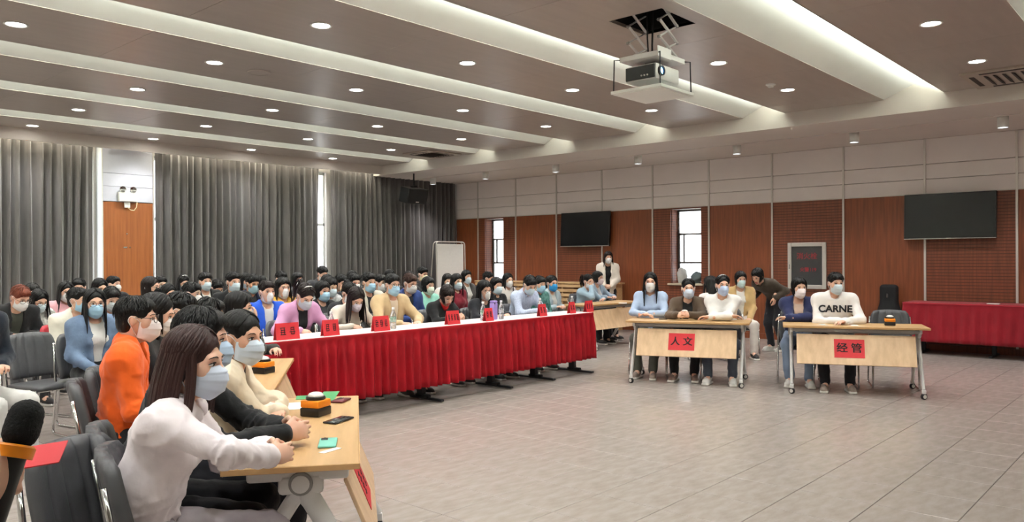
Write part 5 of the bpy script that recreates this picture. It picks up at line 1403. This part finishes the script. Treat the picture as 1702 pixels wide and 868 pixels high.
# ---- behind the right tables
person(1181, 459, 60, 'person with long black hair in white turned away behind the white sweater', d=11.4, tc=(236,228,222), hair='longback', mask=None, lean=2, hp=2, hy=20, seed=18, seat='r')
person(1231, 451, 215, 'person in a mustard and beige jacket over white with black bob hair', d=12.1, top='jacket', tc=(206,172,120), inner=(238,234,226), hair='bob', mask=(200,222,224), lean=2, hp=4, hy=8, seed=19, pants=(214,204,196), seat='r')
BEND = person(1256, 447, 165, 'person in a dark olive jacket bending down towards the bob haired one', d=12.4, top='jacket', tc=(74,64,54), hair='bob', mask=None, lean=52, hp=30, hy=5, stand=True, arms='down', hand_over=[((.2,.30,.88),(.4,-1,0),(0,.2,-1),(-1,0,0),'relax'),((-.2,.30,.88),(-.4,-1,0),(0,.2,-1),(1,0,0),'relax')], seed=20, pants=(40,40,46), shoes=(226,224,218))
# ---- host at the camera's left, only the hand with microphone reaches into view
hand_w = at_d(48, 772, 1.10)
HX, HY = -.06, 1.32
dl = np.array([hand_w[0]-HX, hand_w[1]-HY]); hf = math.degrees(math.atan2(dl[1], dl[0]))+28
ly = float(np.linalg.norm(dl)); lx = ly*math.sin(rad(28)); ly *= math.cos(rad(28))
HOST = person(0, 0, hf, 'person holding a microphone and a red card at the left frame edge', world_head=(HX, HY, 1.66), top='shirt', tc=(60,60,66), hair='short', mask=None, male=True, lean=1, hp=0, stand=True, fine=True,
   hand_over=[((lx, ly-.07, hand_w[2]-.02), (.7,-.4,-.8), (.0,.95,.25), (-1,.1,-.1), 'fist'), ((-.24,.02,.80),(-.3,-1,0),(0,.1,-1),(1,0,0),'relax')], seed=21)
# lettering on the white hoodie
def print_on(info, word, size, dz, m, bold=.004):
    g = info['garment']; me = g.data
    bv = BVHTree.FromPolygons([v.co for v in me.vertices], [tuple(p.vertices) for p in me.polygons])
    t = text_mesh(word, size, bold); V = []
    N_, W_ = info['N'], info['W']; c = W_*.45+N_*.55
    bm = bmesh.new(); bm.from_mesh(t); bmesh.ops.triangulate(bm, faces=bm.faces[:]); bmesh.ops.subdivide_edges(bm, edges=[e for e in bm.edges if e.calc_length() > .012], cuts=1)
    for v in bm.verts:
        o = Vector((c[0]-v.co.x, c[1]+.20, c[2]+dz+v.co.y))
        h = bv.ray_cast(o, Vector((0, -1, 0)))
        v.co = (h[0]+Vector((0, .004, 0))) if h[0] else Vector((o.x, c[1]+.12, o.z))
    out = bpy.data.meshes.new('chest_print'); bm.to_mesh(out); bm.free()
    return link('chest_print', out, m, info['body'])
print_on(GI2, 'CARNE', .112, -.005, mat('print_black', (36,38,44), .7))
# microphone and card in the host's hand
mw = HOST['body']; el, wv, hd, pn, pz = HOST['arm'][1]
Rw = Matrix.Rotation(HOST['th'], 3, 'Z'); wp = Rw @ Vector(wv)+Vector(HOST['loc']); fwd = Rw @ Vector(hd).normalized()
grip = wp + fwd*.072 - Vector((0, 0, .012))
mc = empty('microphone', tuple(grip)); tag(mc, 'black microphone with foam head and orange band held in the hand', 'microphone')
axis = (at_d(44, 690, 1.10)-np.array(grip)); axis = Vector(axis).normalized()
q = Vector((0, 0, 1)).rotation_difference(axis).to_matrix()
MB().lathe([(.0, -.13), (.012, -.13), (.015, -.10), (.017, .03), (.0, .03)], n=16, R=q).build('handle', M_black, mc, auto=40)
MB().lathe([(.021, .035), (.024, .03), (.025, .045), (.021, .048)], n=20, R=q, cap=False).build('orange_band', M_or, mc, auto=40)
V, Q, mi = sdf_mesh([prim_cap((0, 0, .065), (0, 0, .088), .0235, .0225, .01)], .004); V = V @ np.array(q).T
V += (np.random.RandomState(1).rand(*V.shape)-.5)*.0012
link('foam_head', mesh_from('foam_head', V, Q), mat('black_foam', (14,14,14), .95, noise=.3, nscale=200, bump=.4, bscale=300), mc)
cd_p = at_d(36, 762, 1.15)
cr = MB().box((0, 0, 0), (.055, .035, .0008)).build('red_card', M_redcard, None, loc=tuple(cd_p)); cr.rotation_euler = (rad(14), rad(-6), rad(-30)); tag(cr, 'red card held together with the microphone', 'card')
# ---- chairs under everyone who sits, plus the empty ones
for label, loc_, face, stand, seat, ln_, cf in PERSONS:
    if stand: continue
    f = rad(face); sh = .18 if 'pale pink' in label else (.11 if ln_ >= 12 else .05); cx, cy = loc_[0]+sh*math.cos(f), loc_[1]+sh*math.sin(f)
    short = label.replace('person ', '')
    chair(cx, cy, cf or face, 'grey padded chair under the one '+' '.join(short.split()[:9]) if 'cream jacket' not in label else 'red padded chair under the one in a cream jacket', 'occupied stacking chairs', red='cream jacket' in label)
chair(1.17, 2.83, -58, 'empty grey padded chair standing close behind the pale pink sweatshirt', 'empty stacking chairs')
chair(2.42, 7.66, -75, 'empty grey padded chair before the reddish brown haired man', 'empty stacking chairs')
n_ = np.array([math.cos(rad(GFACE)), math.sin(rad(GFACE))]); u_ = np.array([-n_[1], n_[0]])
e1 = GC-n_*.72+u_*(.47); chair(e1[0], e1[1], GFACE, 'empty grey padded chair behind the buzzer beside the white hoodie', 'empty stacking chairs')
